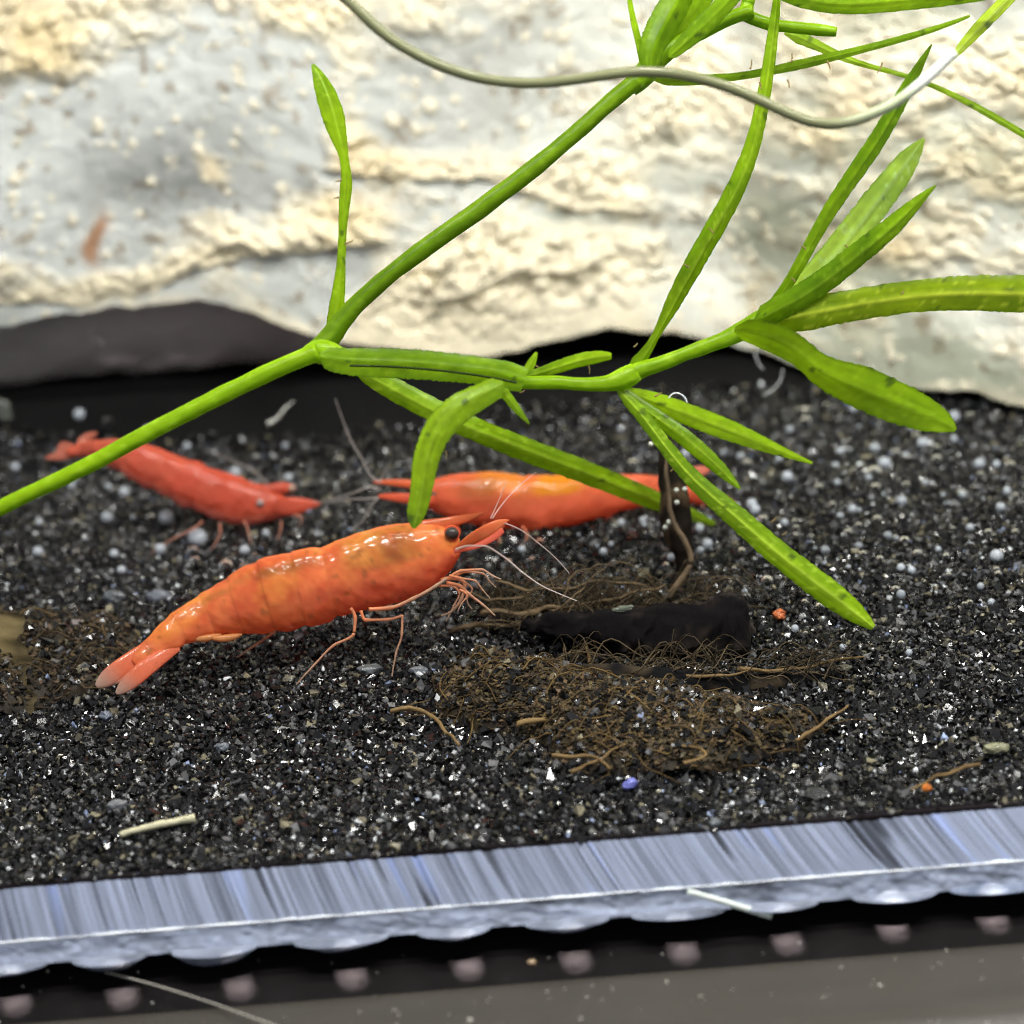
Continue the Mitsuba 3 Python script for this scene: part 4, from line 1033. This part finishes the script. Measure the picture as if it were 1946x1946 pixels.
# a fuzz of hair fine roots around the bark, the dead stalk's foot and the claws
fz = np.random.default_rng(123)
parts = []
for i in range(420):
    if i < 300:
        x, y = fz.uniform(880, 1330), fz.normal(1150, 22)
    else:
        x, y = fz.uniform(1020, 1560), fz.normal(1262, 12)
    q = on_z(*W(x, y), 0.012)
    L, a = 0.05 * fz.uniform(0.4, 1.6), fz.normal(0, 0.6)
    t_ = np.linspace(0, 1, 8)
    bend = fz.normal(0, 0.35, 3)
    p = q + np.stack([L * t_ * math.cos(a) + 0 * t_, L * 0.6 * (t_ * math.sin(a) + bend[0] * np.sin(t_ * 5)), 0.02 * np.abs(fz.normal()) * np.sin(t_ * 3.14) + 0.3 * L * bend[1] * np.sin(t_ * 4) * t_], -1)
    p[:, 2] = np.maximum(p[:, 2], 0.003)
    v, f = tube(p, fz.uniform(0.0004, 0.0011) * np.linspace(1, 0.5, 8), 5)
    parts.append((v, f, np.array([0.050, 0.036, 0.019]) * fz.uniform(0.3, 2.2)))
m_ = join(parts)
put('root_fuzz', m_[:2], 'mat_matte', color=m_[2], kind='stuff', label='tangle of hair fine brown roots around the black bark', category='roots')

mu = thing('leaf_litter', 'brown rotten leaf mat with fibres on the sand in the lower middle', 'leaf litter')
zi1 = mulm([(820, 1300), (880, 1258), (960, 1245), (1060, 1262), (1160, 1275), (1260, 1290), (1380, 1318), (1480, 1345), (1560, 1350), (1500, 1400), (1420, 1432), (1300, 1455), (1180, 1462), (1060, 1440), (1000, 1405), (900, 1370), (830, 1345)], 150, 5600, 5, 0.042, (0.066, 0.048, 0.022), mu, 0.0048, 0.04)
BIG = [([(735, 1342), (790, 1340), (830, 1365), (868, 1408)], 0.0030), ([(975, 1365), (1030, 1358), (1085, 1352)], 0.0034), ([(1040, 1428), (1100, 1425), (1150, 1450)], 0.0026), ([(1075, 1460), (1130, 1430), (1180, 1400)], 0.0022), ([(1150, 1345), (1190, 1375), (1222, 1398)], 0.0022), ([(1290, 1440), (1330, 1425), (1300, 1405)], 0.0022),
       ([(1100, 1205), (1108, 1230), (1112, 1262)], 0.0026), ([(1500, 1395), (1560, 1360), (1600, 1330)], 0.0022), ([(860, 1265), (900, 1255), (960, 1250)], 0.0022), ([(1390, 1262), (1480, 1262), (1560, 1250), (1630, 1240)], 0.0024), ([(1050, 1270), (1200, 1265), (1320, 1275), (1420, 1262)], 0.0024), ([(1850, 1440), (1780, 1462), (1720, 1490)], 0.002)]
BIGL = ['tan rootlet reaching out to the left of the brown leaf litter, bent downwards', 'straight tan rootlet across the left middle of the brown leaf litter', 'tan rootlet at the lower edge of the brown leaf litter sloping down to the right', 'tan rootlet at the lower edge of the leaf litter rising to the right', 'bent tan rootlet in the very middle of the brown leaf litter',
        'hooked tan rootlet at the lower right edge of the brown leaf litter', 'short upright tan stick between the black bark and the leaf litter', 'tan rootlet at the right tip of the brown leaf litter rising to the right', 'thin tan rootlet along the upper left edge of the brown leaf litter', 'thin rootlet right of the dark leaf strip reaching towards the buff flake', 'long rootlet lying along the dark leaf strip', 'brown rootlet on the open sand near the right edge of the frame']
for (pts, r), lab in zip(BIG, BIGL):
    p = np.array([on_z(*W(*q), 0.026) for q in pts])
    if pts[0][0] not in (1150, 975, 1040, 1290, 1075):
        p = np.array([on_z(*W(*q), 0.016) for q in pts])
    p = resample(p, 26)
    v, f = tube(p, r * np.linspace(1.0, 0.55, 26), 7)
    v = jit(v, 0.009, 45, int(pts[0][1]))
    put('rootlet', (v, f), 'mat_matte', color=mixc(np.broadcast_to(np.array([0.09, 0.055, 0.022]), v.shape), np.array([0.22, 0.145, 0.058]), meshkit.fbm(v * 70, 2, 4)),
        label=lab, category='root')
# dark strip of rotten leaf between the bark and the litter
o2 = depth_of(on_z(*W(1350, 1300)))
lb2 = lump([(1040, 1258, 1264), (1120, 1256, 1276), (1250, 1262, 1304), (1400, 1270, 1316), (1500, 1270, 1302), (1580, 1264, 1276)], W, o2 + 0.01, 0.03, 5, 90, 24)
lb2 = (jit(jit(lb2[0], 0.014, 30, 13), 0.006, 90, 14), lb2[1])
put('dark_leaf_strip', lb2, 'mat_ground', color=mixc(np.broadcast_to(np.array([0.008, 0.008, 0.009]), lb2[0].shape), np.array([0.05, 0.038, 0.025]), ss(0.5, 0.8, meshkit.fbm(lb2[0] * 40, 3, 2))),
    label='blackish rotten leaf strip between the bark and the brown leaf litter', category='leaf')
ml = thing('leaf_litter', 'olive brown rotten leaf mat at the left edge behind the tail of the sharp shrimp', 'leaf litter')
mulm([(-120, 1150), (0, 1140), (60, 1150), (140, 1165), (230, 1180), (270, 1215), (230, 1270), (160, 1300), (70, 1330), (0, 1345), (-120, 1350)], 60, 2400, 6, 0.032, (0.052, 0.039, 0.022), ml, 0.005, 0.035)
# the tan torn leaf standing at the frame's edge
q0 = depth_of(on_z(*W(30, 1345)))
n_ = 40
tl = np.linspace(0, 1, n_)
lv = []
for i, t_ in enumerate(tl):
    yy_ = 1160 + 185 * t_
    for j, u2 in enumerate(np.linspace(0, 1, 14)):
        right = 40 + 26 * t_ + 8 * math.sin(t_ * 17) + 4 * math.sin(t_ * 41)
        lv.append(at_depth(*W(-140 + (140 + right) * u2, yy_), q0 + 0.07 * (1 - t_) - 0.012 * math.sin(u2 * 7)))
lv = jit(np.array(lv), 0.012, 22, 5)
put('torn_leaf', (lv, grid_faces(n_, 14)), 'mat_matte', color=mixc(np.broadcast_to(np.array([0.045, 0.034, 0.016]), lv.shape), np.array([0.15, 0.115, 0.05]), ss(0.35, 0.65, meshkit.fbm(lv * 22, 4, 4))),
    label='tan torn leaf scrap at the left edge of the frame', category='leaf')

# ------------------------------------------------------------------ bubbles, pebbles and other small things
BUB = trimesh.creation.icosphere(2)
bub_ply, bead_ply = mikit.ply(BUB, 'mat_bubble', smooth=True), mikit.ply(BUB, 'mat_bead', smooth=True)


def bubble(c, r, label, group):
    k = key_for('air_bubble')
    scene[k] = {**(bub_ply if 'rock' in label or len(labels) % 2 else bead_ply), 'to_world': T().translate(np.asarray(c, float).tolist()).scale(float(r))}
    say(k, label, 'bubble', group)


for x, y, r in ((850, 495, 13), (830, 577, 14), (1258, 235, 17), (1262, 455, 7), (573, 455, 7), (735, 315, 8), (375, 500, 8), (1068, 338, 8), (1120, 560, 8)):
    xs2, s2_ = rock_s(*W(x, y))
    q = rock_point(np.array([xs2]), np.array([s2_]))[0][0]
    rr = r * upp(depth_of(q))
    bubble(q + RN * rr * 0.8, rr, 'clear air bubble clinging to the pale rock', 'air bubbles on the pale rock')
bg = np.random.default_rng(31)
SPOT = [(1195, 880), (1212, 985), (1150, 985), (1172, 990), (1500, 868), (1470, 870), (1560, 770), (1610, 775), (1520, 800), (1490, 815), (1830, 790), (1800, 790), (1545, 925), (1580, 915), (1710, 920), (1745, 915), (1850, 900), (1880, 880), (1820, 935), (1425, 965), (1440, 985),
        (1480, 990), (1385, 975), (1320, 1000), (1330, 1090), (1335, 1030), (1400, 1045), (1440, 1050), (1600, 1010), (1620, 1035), (1655, 985), (1675, 1015), (1690, 1020), (1770, 1040), (1785, 1055), (1830, 1000), (1865, 1010), (1700, 1075), (1660, 1060), (1720, 1080), (1790, 1090), (1850, 1110), (1880, 1080),
        (1405, 1120), (1540, 1118), (1555, 1140), (1690, 1118), (1700, 1125), (1820, 1145), (1870, 1140), (1905, 1185), (1500, 1190), (1520, 1200), (1590, 1225), (1700, 1220), (1715, 1235), (1385, 1232), (1900, 930), (1915, 1010), (1650, 850), (1690, 860), (1740, 840), (1410, 880), (1640, 905), (1420, 855),
        (150, 785), (205, 800), (280, 815), (540, 880), (545, 905), (640, 875), (30, 885), (90, 935), (140, 905), (215, 930), (75, 990), (160, 1000), (230, 1080), (460, 1075), (985, 1040), (960, 1065)]
for x, y in SPOT:
    z0 = 0.004
    q = on_z(*W(x, y), z0)
    if q[1] > 0.72:
        q = on_y(*W(x, y), 0.70)
    far = np.clip(0.6 + q[1] * 0.6, 0.45, 1.1)
    bubble(q + [0, 0, 0.003], bg.uniform(0.0050, 0.0085) * far, 'tiny air bubble resting on the black sand', 'air bubbles on the black sand')
for i in range(45):
    x, y = bg.uniform(-20, 600), bg.uniform(775, 1080)
    q = on_z(*W(x, y), 0.004)
    if q[1] < 0.64:
        bubble(q + [0, 0, bg.uniform(0.0, 0.005)], 0.0058 * math.exp(bg.normal(0, 0.35)), 'tiny air bubble resting on the black sand', 'air bubbles on the black sand')
for i in range(110):
    while True:
        x, y = bg.uniform(1000, 1940), 790 + 420 * bg.beta(1.3, 1.8)
        q = on_z(*W(x, y), 0.004)
        if q[1] < 0.62 and bg.random() < (0.35 + 0.65 * ss(1200, 1500, np.array(x))):
            break
    bubble(q + [0, 0, bg.uniform(0.0, 0.006)], 0.0042 * math.exp(bg.normal(0, 0.4)) * np.clip(0.7 + q[1] * 0.6, 0.5, 1.0), 'tiny air bubble resting on the black sand', 'air bubbles on the black sand')


def pebble(x, y, rx_, ry_, rz_, col, label, seed, name='pebble', z0=0.004, rot=0.0, mat='mat_gloss', cat='pebble', at=None):
    q = on_z(*W(x, y), z0) if at is None else at
    m_ = trimesh.creation.icosphere(3)
    R_ = trimesh.transformations.rotation_matrix(rot, [0, 0, 1])[:3, :3]
    v_ = jit(m_.vertices, 0.9, 1.6, seed) * 0.72 * [rx_, ry_, rz_] @ R_.T + q + [0, 0, rz_ * 0.4]
    put(name, (v_, m_.faces), mat, color=np.array(col) * (0.25 if min(col) > 0.25 else 0.8) * (0.5 + 1.0 * meshkit.fbm(m_.vertices * 3, 3, seed)[:, None]), label=label, category=cat)


pebble(1470, 1164, 0.0105, 0.009, 0.008, (0.62, 0.16, 0.05), 'orange pebble on the black sand above the long leaf tip', 1)
pebble(1749, 1490, 0.007, 0.006, 0.005, (0.75, 0.22, 0.03), 'small orange grain near the glass edge at the right', 2)
pebble(221, 1527, 0.015, 0.010, 0.010, (0.62, 0.66, 0.72), 'whitish lump on the sand at the lower left above the twig', 3, 'white_pebble')
pebble(1190, 1484, 0.012, 0.007, 0.008, (0.16, 0.18, 0.55), 'glossy dark blue grain in front of the leaf litter', 4, rot=0.5)
pebble(1115, 1325, 0.012, 0.007, 0.006, (0.45, 0.52, 0.52), 'pale grey green stone chip on the leaf litter', 5, z0=0.036)
pebble(1175, 1152, 0.016, 0.005, 0.005, (0.48, 0.56, 0.44), 'pale green capsule on top of the black bark', 6, z0=0.045, rot=0.1)
pebble(1590, 1262, 0.014, 0.007, 0.004, (0.50, 0.46, 0.34), 'pale buff flake on the sand right of the dark leaf strip', 7)
pebble(1350, 1555, 0.008, 0.007, 0.006, (0.50, 0.56, 0.62), 'pale round grain close to the glass edge right of the middle', 8)
pebble(300, 1130, 0.022, 0.011, 0.010, (0.52, 0.58, 0.70), 'bluish glassy stone chip left of the sharp shrimp, larger one', 9, rot=-0.2)
pebble(215, 1130, 0.018, 0.010, 0.009, (0.42, 0.46, 0.52), 'bluish glassy stone chip behind the left leaf mat', 10, rot=-0.2)
pebble(700, 1268, 0.020, 0.010, 0.008, (0.40, 0.45, 0.50), 'pale glassy chip under the legs of the sharp shrimp', 12, rot=0.1)
pebble(790, 1272, 0.015, 0.008, 0.008, (0.48, 0.54, 0.62), 'pale glassy chip right of the front legs of the sharp shrimp', 13, rot=-0.1)
pebble(548, 1285, 0.011, 0.008, 0.006, (0.55, 0.52, 0.40), 'cream chip beside the rear leg tip of the sharp shrimp', 14)
pebble(200, 1355, 0.009, 0.008, 0.008, (0.50, 0.58, 0.75), 'pale blue grain below the tail tip of the sharp shrimp', 15)
pebble(10, 790, 0.014, 0.008, 0.026, (0.50, 0.55, 0.48), 'pale shard standing at the far left under the stone', 16)
pebble(420, 1415, 0.011, 0.007, 0.008, (0.50, 0.58, 0.68), 'pale grey blue grain on the open sand at the lower left', 17)
pebble(1880, 1415, 0.020, 0.010, 0.007, (0.24, 0.24, 0.15), 'olive shell fragment near the right edge of the frame', 18)
pebble(1015, 1305, 0.018, 0.012, 0.006, (0.05, 0.055, 0.06), 'dark slate flake on the brown leaf litter', 19, z0=0.03)
pebble(1540, 1500, 0.016, 0.012, 0.006, (0.035, 0.037, 0.04), 'dark slate flake near the glass edge', 20)


def rod(name, pts, off_fn, r0, r1, col, label, cat, mat='mat_matte', jitter=0.003, n=40, sides=8):
    p_ = resample([off_fn(*W(*q)) for q in pts], n)
    v_, f_ = tube(p_, np.linspace(r0, r1, n), sides)
    v_ = jit(v_, jitter, 60, int(pts[0][0]) + 7)
    put(name, (v_, f_), mat, color=np.array(col) * (0.75 + 0.5 * meshkit.fbm(v_ * 120, 2, 5)[:, None]), label=label, category=cat)


onsand = lambda x, y: on_z(x, y, 0.010)
rod('pale_twig', [(226, 1576), (270, 1563), (320, 1552), (368, 1543)], onsand, 0.0030, 0.0045, (0.52, 0.50, 0.34), 'straight pale yellowish twig on the sand at the lower left', 'twig')
rod('white_fibre', [(1298, 1683), (1340, 1694), (1400, 1712), (1455, 1728)], lambda x, y: on_y(x, y, B[1] - 0.016), 0.0030, 0.0032, (0.72, 0.80, 0.76), 'white green fibre lying slanted over the glass edge', 'fibre', jitter=0.001)
rod('worm_shell', [(1496, 777), (1512, 774), (1530, 776)], lambda x, y: on_y(x, y, 0.60), 0.0040, 0.0040, (0.70, 0.68, 0.56), 'short white rod floating before the dark gap at the right', 'debris', jitter=0.0005, n=14)
rod('debris_thread', [(168, 610), (178, 620), (170, 632), (184, 643), (198, 646)], lambda x, y: on_y(x, y, 0.84), 0.0010, 0.0012, (0.70, 0.68, 0.62), 'tiny white crooked thread on the dim stone at the left', 'thread', jitter=0.003)
rod('debris_thread', [(506, 800), (525, 785), (540, 768), (553, 757)], lambda x, y: on_y(x, y, 0.58), 0.0042, 0.0014, (0.50, 0.50, 0.46), 'pale frayed thread floating above the blurred left shrimp', 'thread', jitter=0.006)
rod('debris_thread', [(1476, 697), (1470, 722), (1455, 738), (1440, 746)], lambda x, y: on_y(x, y, 0.50), 0.0012, 0.0010, (0.62, 0.64, 0.66), 'curved white thread hanging in the dark gap below the broad leaf', 'thread', jitter=0.003)
rod('debris_thread', [(1425, 668), (1430, 685), (1440, 697)], lambda x, y: on_y(x, y, 0.50), 0.0014, 0.0010, (0.62, 0.64, 0.66), 'short white thread hanging just under the bend of the broad leaf', 'thread', jitter=0.001)
rod('debris_thread', [(1262, 752), (1275, 742), (1290, 748), (1296, 760)], lambda x, y: at_depth(x, y, PLANT - 0.03), 0.0008, 0.0008, (0.6, 0.62, 0.62), 'curled white thread on the upper edge of a narrow leaf', 'thread', jitter=0.001)
rod('hair_scratch', [(200, 1835), (330, 1870), (440, 1907), (560, 1950)], lambda x, y: on_z(x, y, ZB + 0.016), 0.0009, 0.0009, (0.40, 0.38, 0.34), 'fine pale hair lying across the black strip and tray at the lower left', 'hair', jitter=0.001)

# dust on the tray and the black strip
dg = np.random.default_rng(8)
parts = []
for i in range(260):
    x, y = dg.uniform(-60, 2000), dg.uniform(1790, 2000)
    onstrip = y < 1878 - (x - 973) * 0.0945 + 6
    if onstrip and dg.random() < 0.72:
        continue
    q = on_strip(x, y) + [0, 0, 0.001] if onstrip else on_z(x, y, ZB)
    if not onstrip:
        s = y0 - q[1] - 0.010
        q = on_z(x, y, ZB + 0.0085 + 0.012 * math.exp(-((s - 0.10) / 0.035) ** 2) - 0.02 * max(0, s - 0.14))
    r = 0.0009 * math.exp(dg.normal(0, 0.45))
    v_ = ICO.vertices * r * dg.uniform(0.6, 1.5, (1, 3)) + q
    parts.append((v_, ICO.faces, np.array([0.62, 0.60, 0.55]) * dg.uniform(0.4, 1.1)))
m_ = join(parts)
put('dust', m_[:2], 'mat_matte', smooth=False, color=m_[2], kind='stuff', label='pale dust specks scattered over the tray and the black strip', category='dust')
pebble(1003, 1818, 0.006, 0.005, 0.004, (0.42, 0.30, 0.18), 'tan crumb on the glossy black strip', 33, at=on_strip(*W(1003, 1818)), name='crumb', cat='crumb')
